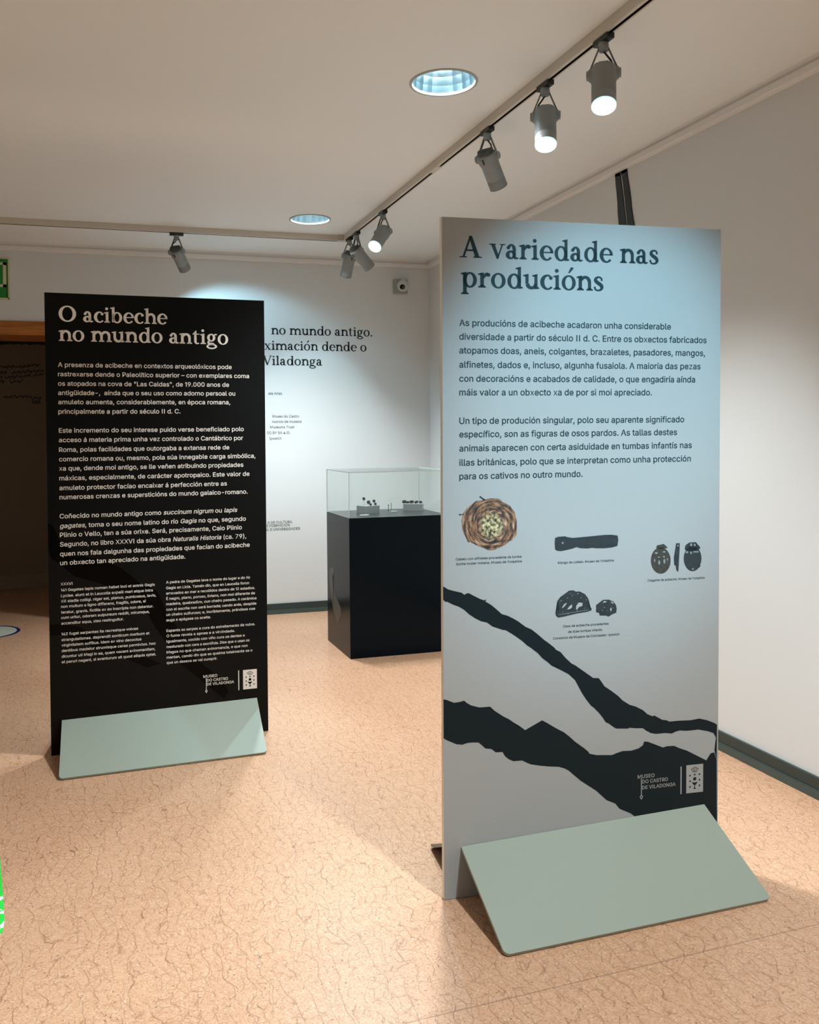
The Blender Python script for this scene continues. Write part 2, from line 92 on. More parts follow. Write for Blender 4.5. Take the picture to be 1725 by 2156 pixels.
def glass_mat(name, tint, refl):
    m = bpy.data.materials.new(name); n, l = nodes(m)
    n.remove(n['Principled BSDF']); o = n['Material Output']
    t = n.new('ShaderNodeBsdfTransparent'); t.inputs[0].default_value = (*tint, 1)
    g = n.new('ShaderNodeBsdfGlossy'); g.inputs['Roughness'].default_value = 0.02
    f = n.new('ShaderNodeLayerWeight'); f.inputs['Blend'].default_value = 0.5
    pw = n.new('ShaderNodeMath'); pw.operation = 'POWER'; pw.inputs[1].default_value = 5.0; l.new(f.outputs['Facing'], pw.inputs[0])
    mu = n.new('ShaderNodeMath'); mu.operation = 'MULTIPLY_ADD'; mu.inputs[1].default_value = refl; mu.inputs[2].default_value = 0.03
    mx = n.new('ShaderNodeMixShader')
    l.new(pw.outputs[0], mu.inputs[0]); l.new(mu.outputs[0], mx.inputs[0]); l.new(t.outputs[0], mx.inputs[1]); l.new(g.outputs[0], mx.inputs[2])
    l.new(mx.outputs[0], o.inputs['Surface'])
    return m

def floor_mat():
    m = bpy.data.materials.new('peach_linoleum'); n, l = nodes(m); b = n['Principled BSDF']
    tc = n.new('ShaderNodeTexCoord')
    def noise(scale, detail=3, vec=None, rough=0.5):
        z = n.new('ShaderNodeTexNoise'); z.inputs['Scale'].default_value = scale; z.inputs['Detail'].default_value = detail; z.inputs['Roughness'].default_value = rough
        l.new(vec or tc.outputs['Object'], z.inputs['Vector']); return z
    def ramp(src, p0, c0, p1, c1):
        r = n.new('ShaderNodeValToRGB'); e = r.color_ramp.elements
        e[0].position = p0; e[0].color = (*c0, 1); e[1].position = p1; e[1].color = (*c1, 1); l.new(src, r.inputs[0]); return r
    def mix(fac, a, bb):
        x = n.new('ShaderNodeMix'); x.data_type = 'RGBA'
        l.new(fac, x.inputs[0])
        if isinstance(a, tuple): x.inputs[6].default_value = (*a, 1)
        else: l.new(a, x.inputs[6])
        if isinstance(bb, tuple): x.inputs[7].default_value = (*bb, 1)
        else: l.new(bb, x.inputs[7])
        return x.outputs[2]
    def math_(op, a, v):
        x = n.new('ShaderNodeMath'); x.operation = op; l.new(a, x.inputs[0])
        if isinstance(v, (int, float)): x.inputs[1].default_value = v
        else: l.new(v, x.inputs[1])
        return x.outputs[0]
    # marbled base
    big = noise(1.6, 3); fine = noise(150, 4, None, 0.7); mid = noise(45, 4, None, 0.65)
    base = mix(ramp(big.outputs['Fac'], 0.35, (0, 0, 0), 0.65, (1, 1, 1)).outputs[0], (0.585, 0.335, 0.198), (0.620, 0.365, 0.224))
    base = mix(ramp(mid.outputs['Fac'], 0.40, (0, 0, 0), 0.68, (0.65, 0.65, 0.65)).outputs[0], base, (0.70, 0.46, 0.31))
    base = mix(ramp(fine.outputs['Fac'], 0.33, (0.85, 0.85, 0.85), 0.50, (0, 0, 0)).outputs[0], base, (0.36, 0.180, 0.092))
    # wandering hairlines running away from the viewer, broken and uneven
    sx = n.new('ShaderNodeSeparateXYZ'); l.new(tc.outputs['Object'], sx.inputs[0])
    def hairlines(freq, nscale, amp, width, dark, lo, hi, off):
        w1 = noise(nscale, 0.6); w2 = noise(nscale * 3.2, 1)
        t = math_('ADD', math_('MULTIPLY', sx.outputs[0], freq), off)
        t = math_('ADD', t, math_('MULTIPLY', math_('SUBTRACT', w1.outputs['Fac'], 0.5), amp))
        t = math_('ADD', t, math_('MULTIPLY', math_('SUBTRACT', w2.outputs['Fac'], 0.5), amp * 0.13))
        d = math_('ABSOLUTE', math_('SUBTRACT', math_('FRACT', t, 0), 0.5), 0)
        k = noise(13 + off, 2)
        msk = ramp(k.outputs['Fac'], lo, (0, 0, 0), hi, (1, 1, 1)).outputs[0]
        mr = n.new('ShaderNodeMapRange'); l.new(d, mr.inputs[0]); mr.inputs[1].default_value = 0.0; mr.inputs[2].default_value = width; mr.inputs[3].default_value = dark; mr.inputs[4].default_value = 0.0
        return math_('MULTIPLY', mr.outputs[0], msk)
    base = mix(hairlines(21, 7.5, 2.6, 0.036, 0.85, 0.37, 0.48, 0.0), base, (0.25, 0.125, 0.065))
    base = mix(hairlines(27, 11.0, 3.4, 0.044, 0.70, 0.43, 0.54, 0.37), base, (0.25, 0.125, 0.065))
    vo = n.new('ShaderNodeTexVoronoi'); vo.feature = 'DISTANCE_TO_EDGE'; vo.inputs['Scale'].default_value = 24.0
    dn = noise(16, 2); va = n.new('ShaderNodeVectorMath'); va.operation = 'MULTIPLY_ADD'; l.new(dn.outputs['Color'], va.inputs[0]); va.inputs[1].default_value = (0.06, 0.06, 0.0); l.new(tc.outputs['Object'], va.inputs[2]); l.new(va.outputs[0], vo.inputs['Vector'])
    bk = noise(17, 2); net = ramp(vo.outputs['Distance'], 0.0, (1, 1, 1), 0.035, (0, 0, 0)).outputs[0]
    base = mix(math_('MULTIPLY', math_('MULTIPLY', net, ramp(bk.outputs['Fac'], 0.43, (0, 0, 0), 0.54, (1, 1, 1)).outputs[0]), 0.65), base, (0.28, 0.14, 0.075))
    # dark and pale flecks
    v2 = n.new('ShaderNodeTexVoronoi'); v2.inputs['Scale'].default_value = 48; l.new(tc.outputs['Object'], v2.inputs['Vector'])
    sel = noise(21, 1)
    sp = math_('MULTIPLY', ramp(v2.outputs['Distance'], 0.07, (1, 1, 1), 0.15, (0, 0, 0)).outputs[0], ramp(sel.outputs['Fac'], 0.44, (0, 0, 0), 0.50, (1, 1, 1)).outputs[0])
    base = mix(sp, base, (0.17, 0.085, 0.045))
    v3 = n.new('ShaderNodeTexVoronoi'); v3.inputs['Scale'].default_value = 62; l.new(tc.outputs['Object'], v3.inputs['Vector'])
    base = mix(ramp(v3.outputs['Distance'], 0.10, (0.6, 0.6, 0.6), 0.22, (0, 0, 0)).outputs[0], base, (0.80, 0.62, 0.48))
    # sheet seam
    s1 = math_('SUBTRACT', math_('SUBTRACT', sx.outputs[1], math_('MULTIPLY', sx.outputs[0], 0.045)), 1.963)
    s1 = math_('ABSOLUTE', s1, 0); ln = math_('LESS_THAN', s1, 0.0016)
    base = mix(math_('MULTIPLY', ln, 0.7), base, (0.22, 0.12, 0.07))
    l.new(base, b.inputs['Base Color'])
    setin(b, 'Roughness', 0.36); setin(b, 'Specular IOR Level', 0.42)
    bp = n.new('ShaderNodeBump'); bp.inputs['Strength'].default_value = 0.12; bp.inputs['Distance'].default_value = 0.001
    l.new(fine.outputs['Fac'], bp.inputs['Height']); l.new(bp.outputs['Normal'], b.inputs['Normal'])
    return m

def hair_mat():
    m = bpy.data.materials.new('printed_hair_coil'); n, l = nodes(m); b = n['Principled BSDF']
    tc = n.new('ShaderNodeTexCoord'); sx = n.new('ShaderNodeSeparateXYZ'); l.new(tc.outputs['UV'], sx.inputs[0])
    def mth(op, a, v=0.0):
        x = n.new('ShaderNodeMath'); x.operation = op
        for i, q in enumerate((a, v)):
            if isinstance(q, (int, float)): x.inputs[i].default_value = q
            else: l.new(q, x.inputs[i])
        return x.outputs[0]
    ang = mth('ARCTAN2', sx.outputs[1], sx.outputs[0])
    r = mth('POWER', mth('ADD', mth('MULTIPLY', sx.outputs[0], sx.outputs[0]), mth('MULTIPLY', sx.outputs[1], sx.outputs[1])), 0.5)
    cb = n.new('ShaderNodeCombineXYZ')
    l.new(mth('MULTIPLY', mth('SINE', mth('ADD', ang, mth('MULTIPLY', r, 1.3))), 1.4), cb.inputs[0])
    l.new(mth('MULTIPLY', mth('COSINE', mth('ADD', ang, mth('MULTIPLY', r, 1.3))), 1.4), cb.inputs[1])
    l.new(mth('MULTIPLY', r, 9.0), cb.inputs[2])
    nz = n.new('ShaderNodeTexNoise'); nz.inputs['Scale'].default_value = 1.6; nz.inputs['Detail'].default_value = 6; nz.inputs['Roughness'].default_value = 0.65
    l.new(cb.outputs[0], nz.inputs['Vector'])
    rp = n.new('ShaderNodeValToRGB'); l.new(nz.outputs['Fac'], rp.inputs[0]); e = rp.color_ramp.elements
    e[0].position = 0.34; e[0].color = (0.010, 0.014, 0.020, 1); e[1].position = 0.72; e[1].color = (0.75, 0.60, 0.40, 1)
    for p, c in ((0.44, (0.04, 0.042, 0.048)), (0.50, (0.16, 0.085, 0.05)), (0.57, (0.36, 0.18, 0.09)), (0.64, (0.38, 0.31, 0.24))):
        q = e.new(p); q.color = (*c, 1)
    # matted pale middle
    n2 = n.new('ShaderNodeTexNoise'); n2.inputs['Scale'].default_value = 9; n2.inputs['Detail'].default_value = 5; l.new(tc.outputs['UV'], n2.inputs['Vector'])
    r2 = n.new('ShaderNodeValToRGB'); l.new(n2.outputs['Fac'], r2.inputs[0]); e = r2.color_ramp.elements
    e[0].position = 0.40; e[0].color = (0.03, 0.028, 0.015, 1); e[1].position = 0.62; e[1].color = (0.70, 0.62, 0.36, 1)
    mr = n.new('ShaderNodeMapRange'); l.new(r, mr.inputs[0]); mr.inputs[1].default_value = 0.28; mr.inputs[2].default_value = 0.42; mr.inputs[3].default_value = 1; mr.inputs[4].default_value = 0
    mx = n.new('ShaderNodeMix'); mx.data_type = 'RGBA'; l.new(mr.outputs[0], mx.inputs[0]); l.new(rp.outputs[0], mx.inputs[6]); l.new(r2.outputs[0], mx.inputs[7])
    l.new(mx.outputs[2], b.inputs['Base Color']); setin(b, 'Roughness', 0.45)
    return m

def wood_mat():
    m = bpy.data.materials.new('orange_varnished_wood'); n, l = nodes(m); b = n['Principled BSDF']
    tc = n.new('ShaderNodeTexCoord'); mp = n.new('ShaderNodeMapping'); mp.inputs['Scale'].default_value = (1.2, 14, 22); l.new(tc.outputs['Object'], mp.inputs[0])
    nz = n.new('ShaderNodeTexNoise'); nz.inputs['Scale'].default_value = 3; nz.inputs['Detail'].default_value = 6; l.new(mp.outputs[0], nz.inputs['Vector'])
    rp = n.new('ShaderNodeValToRGB'); l.new(nz.outputs['Fac'], rp.inputs[0]); e = rp.color_ramp.elements
    e[0].position = 0.3; e[0].color = (0.26, 0.085, 0.012, 1); e[1].position = 0.7; e[1].color = (0.48, 0.17, 0.03, 1)
    l.new(rp.outputs[0], b.inputs['Base Color']); setin(b, 'Roughness', 0.3)
    return m

def decal_mat():
    m = bpy.data.materials.new('green_white_leaf_print'); n, l = nodes(m); b = n['Principled BSDF']
    tc = n.new('ShaderNodeTexCoord'); nz = n.new('ShaderNodeTexNoise'); nz.inputs['Scale'].default_value = 26; nz.inputs['Detail'].default_value = 3; l.new(tc.outputs['Object'], nz.inputs['Vector'])
    rp = n.new('ShaderNodeValToRGB'); rp.color_ramp.interpolation = 'CONSTANT'; l.new(nz.outputs['Fac'], rp.inputs[0]); e = rp.color_ramp.elements
    e[0].position = 0.0; e[0].color = (0.03, 0.72, 0.07, 1); e[1].position = 0.56; e[1].color = (0.75, 0.78, 0.76, 1)
    l.new(rp.outputs[0], b.inputs['Base Color']); setin(b, 'Roughness', 0.5)
    return m

M = {
 'floor': floor_mat(),
 'ceiling': mat('ceiling_paint', (0.84, 0.87, 0.87), 0.85, bump=0.06, bscale=120, mottle=0.012, mscale=1.5),
 'wall': mat('wall_paint', (0.69, 0.71, 0.71), 0.8, bump=0.08, bscale=140, mottle=0.012, mscale=1.2),
 'cornice': mat('cornice_paint', (0.78, 0.77, 0.75), 0.7),
 'base': mat('dark_green_baseboard', (0.028, 0.045, 0.042), 0.45, mottle=0.15, mscale=9),
 'base_lo': mat('grey_green_baseboard_foot', (0.055, 0.085, 0.078), 0.4, mottle=0.15, mscale=9),
 'wood': wood_mat(),
 'dark_wall': mat('dark_brown_mural_paint', (0.24, 0.19, 0.13), 0.8, mottle=0.1, mscale=1.5),
 'dark_base': mat('taupe_baseboard', (0.26, 0.22, 0.15), 0.6),
 'track': mat('track_cream_aluminium', (0.62, 0.58, 0.51), 0.45),
 'groove': mat('track_groove_black', (0.010, 0.009, 0.008), 0.6),
 'black': mat('black_plastic', (0.012, 0.013, 0.014), 0.45),
 'grey': mat('grey_lamp_enamel', (0.235, 0.26, 0.262), 0.45, mottle=0.06, mscale=30),
 'grey_dk': mat('dark_grey_lamp_metal', (0.12, 0.13, 0.13), 0.42),
 'lens_on': emis('lit_lamp_lens', (0.85, 0.97, 1.0), 14.0),
 'lens_rim': emis('lit_lamp_rim', (0.55, 0.92, 1.0), 0.65),
 'lens_off': mat('unlit_lamp_lens', (0.55, 0.58, 0.58), 0.15),
 'reflector': mat('downlight_reflector', (0.72, 0.86, 0.92), 0.24, metal=1.0),
 'tube': emis('downlight_lamp', (0.62, 0.90, 1.0), 6.5),
 'rim': mat('downlight_rim', (0.40, 0.42, 0.40), 0.4),
 'face_a': mat('pale_blue_grey_print', (0.37, 0.40, 0.405), 0.5),
 'edge_a': mat('cream_board_edge', (0.86, 0.87, 0.80), 0.6),
 'ink_a': mat('dark_teal_ink', (0.010, 0.034, 0.043), 0.5, spec=0.2),
 'vein_a': mat('blue_black_vein_ink', (0.008, 0.016, 0.020), 0.5, spec=0.15),
 'face_b': mat('black_satin_print', (0.0060, 0.0062, 0.0062), 0.28, spec=0.10),
 'vein_b': mat('deep_black_vein_ink', (0.0010, 0.0010, 0.0010), 0.26, spec=0.08),
 'white_ink': mat('off_white_ink', (0.84, 0.81, 0.76), 0.55),
 'pale_ink': mat('pale_grey_ink', (0.36, 0.38, 0.38), 0.55),
 'foot': mat('sage_grey_board', (0.295, 0.345, 0.290), 0.5, mottle=0.02, mscale=3),
 'foot_shade': mat('shaded_board_underside', (0.04, 0.036, 0.034), 0.6),  # shade under the sloping foot boards, put into the colour
 'plinth': mat('black_plinth_lacquer', (0.002, 0.005, 0.008), 0.2, spec=0.08),
 'side_print': mat('faded_grey_print', (0.055, 0.058, 0.052), 0.4),
 'plinth_top': mat('dark_grey_plinth_top', (0.035, 0.042, 0.042), 0.35),
 'glass': glass_mat('clear_acrylic', (0.965, 0.985, 0.98), 0.6),
 'glass_edge': mat('acrylic_edge', (0.62, 0.74, 0.72), 0.25),
 'block': mat('frosted_grey_acrylic', (0.33, 0.37, 0.38), 0.3),
 'jet': mat('black_jet_stone', (0.006, 0.006, 0.007), 0.2),
 'card': mat('white_label_card', (0.72, 0.74, 0.72), 0.6),
 'steel': mat('mount_pin_steel', (0.5, 0.5, 0.48), 0.3, metal=1.0),
 'cctv': mat('camera_white_plastic', (0.62, 0.64, 0.63), 0.4),
 'cctv_base': mat('camera_grey_base', (0.33, 0.36, 0.345), 0.5),
 'lens_glass': mat('camera_lens_black', (0.004, 0.004, 0.005), 0.08),
 'sign_green': mat('exit_sign_green', (0.006, 0.20, 0.025), 0.35),
 'sign_cream': mat('exit_sign_cream', (0.60, 0.60, 0.36), 0.5),
 'sign_black': mat('exit_sign_dark_line', (0.006, 0.02, 0.006), 0.5),
 'disc': mat('floor_disc_white', (0.60, 0.66, 0.55), 0.4, mottle=0.1, mscale=14),
 'disc_rim': mat('floor_disc_navy', (0.015, 0.018, 0.11), 0.4),
 'decal': decal_mat(),
 'wall_ink': mat('wall_letter_vinyl', (0.008, 0.014, 0.018), 0.5),
 'wall_ink_pale': mat('wall_small_letter_vinyl', (0.05, 0.07, 0.07), 0.5),
 'script_ink': mat('handwriting_ink', (0.008, 0.006, 0.004), 0.7),
 'strip': mat('black_vinyl_strip', (0.009, 0.014, 0.016), 0.4),
 'bun': hair_mat(),
 'print_dk': mat('printed_dark_slate', (0.020, 0.034, 0.040), 0.45, mottle=0.6, mscale=60),
 'print_br': mat('printed_brown_slate', (0.045, 0.046, 0.042), 0.45, mottle=0.7, mscale=90),
 'print_hi': mat('printed_highlight', (0.22, 0.27, 0.28), 0.5),
}

# ------------------------------------------------------------ mesh helpers
def link(name, me, m, parent=None):
    o = bpy.data.objects.new(name, me); C.objects.link(o)
    for x in (m if isinstance(m, (list, tuple)) else [m]): me.materials.append(M[x])
    if parent: o.parent = parent
    return o
def obj(name, bm, m, parent=None, smooth=False):
    me = bpy.data.meshes.new(name); bmesh.ops.recalc_face_normals(bm, faces=bm.faces[:]); bm.to_mesh(me); bm.free()
    if smooth:
        for p in me.polygons: p.use_smooth = True
        me.set_sharp_from_angle(angle=math.radians(40))
    return link(name, me, m, parent)
def tag(o, label, cat, group=None):
    o['label'] = label; o['category'] = cat
    if group: o['group'] = group
    return o
def thing(name, label, cat, loc=(0, 0, 0), rotz=0, group=None):
    o = bpy.data.objects.new(name, None); C.objects.link(o); o.location = loc; o.rotation_euler = (0, 0, rotz); o.empty_display_size = 0.1
    return tag(o, label, cat, group)
def struct(name, bm, m, parent=None):
    o = obj(name, bm, m, parent)
    if not parent: o['kind'] = 'structure'
    return o
def box(bm, x0, y0, z0, x1, y1, z1, mi=0, bev=0.0):
    r = bmesh.ops.create_cube(bm, size=1.0); vs = r['verts']
    for v in vs: v.co = Vector((x0 + (v.co.x + .5) * (x1 - x0), y0 + (v.co.y + .5) * (y1 - y0), z0 + (v.co.z + .5) * (z1 - z0)))
    fs = {f for v in vs for f in v.link_faces}
    for f in fs: f.material_index = mi
    if bev:
        es = list({e for v in vs for e in v.link_edges})
        bmesh.ops.bevel(bm, geom=es, offset=bev, segments=2, affect='EDGES', profile=0.6)
    return vs
def nb(): return bmesh.new()
def bx(*a, **k): b = nb(); box(b, *a, **k); return b
def lathe(bm, prof, mtx=Matrix(), n=32, mi=0, cap0=False, cap1=False):
    rings = []
    for r, z in prof:
        rings.append([bm.verts.new(mtx @ Vector((r * math.cos(2 * PI * i / n), r * math.sin(2 * PI * i / n), z))) for i in range(n)])
    for a, b in zip(rings, rings[1:]):
        for i in range(n):
            f = bm.faces.new((a[i], a[(i + 1) % n], b[(i + 1) % n], b[i])); f.material_index = mi
    if cap0: bm.faces.new(rings[0]).material_index = mi
    if cap1: bm.faces.new(rings[-1]).material_index = mi
    return rings
def tube(bm, pts, r, n=8, mi=0):
    pts = [Vector(p) for p in pts]; rings = []
    for i, p in enumerate(pts):
        d = (pts[min(i + 1, len(pts) - 1)] - pts[max(i - 1, 0)]).normalized()
        a = d.orthogonal().normalized() if i == 0 else (a - d * a.dot(d)).normalized()
        b = d.cross(a)
        rings.append([bm.verts.new(p + r * (a * math.cos(2 * PI * k / n) + b * math.sin(2 * PI * k / n))) for k in range(n)])
    for A, B in zip(rings, rings[1:]):
        for k in range(n):
            bm.faces.new((A[k], A[(k + 1) % n], B[(k + 1) % n], B[k])).material_index = mi
    bm.faces.new(rings[0]).material_index = mi; bm.faces.new(rings[-1]).material_index = mi
def bar(bm, a, b, w, t, side, mi=0):
    # flat bar from a to b, width w across 'side', thickness t
    a, b, side = Vector(a), Vector(b), Vector(side).normalized(); d = (b - a).normalized(); s = (side - d * side.dot(d)).normalized(); u = d.cross(s)
    c = [[bm.verts.new(p + s * (w / 2 * sx) + u * (t / 2 * sy)) for sx, sy in ((-1, -1), (1, -1), (1, 1), (-1, 1))] for p in (a, b)]
    for k in range(4): bm.faces.new((c[0][k], c[0][(k + 1) % 4], c[1][(k + 1) % 4], c[1][k])).material_index = mi
    bm.faces.new(c[0]).material_index = mi; bm.faces.new(c[1]).material_index = mi

# ------------------------------------------------------------ flat shapes in a plane (u to the right, v up)
def flat(name, polys, m, parent, y=-0.0004, thick=0.0):
    """polygons given as (u, v) lists, laid on the face y of their board, facing -y"""
    bm = nb()
    for P in polys:
        P = [p for i, p in enumerate(P) if (Vector(p) - Vector(P[i - 1])).length > 1e-6]
        if len(P) < 3: continue
        ar = sum(P[i - 1][0] * P[i][1] - P[i][0] * P[i - 1][1] for i in range(len(P)))
        if ar < 0: P = P[::-1]
        bm.faces.new([bm.verts.new((u, y, v)) for u, v in P])
    big = [f for f in bm.faces if len(f.verts) > 4]
    if big: bmesh.ops.triangulate(bm, faces=big, quad_method='BEAUTY', ngon_method='EAR_CLIP')
    me = bpy.data.meshes.new(name); bm.to_mesh(me); bm.free()
    return link(name, me, m, parent)
def circ(cx, cy, r, n=16, ry=None): return [(cx + r * math.cos(2 * PI * i / n), cy + (ry or r) * math.sin(2 * PI * i / n)) for i in range(n)]
def rect(x0, y0, x1, y1): return [(x0, y0), (x1, y0), (x1, y1), (x0, y1)]

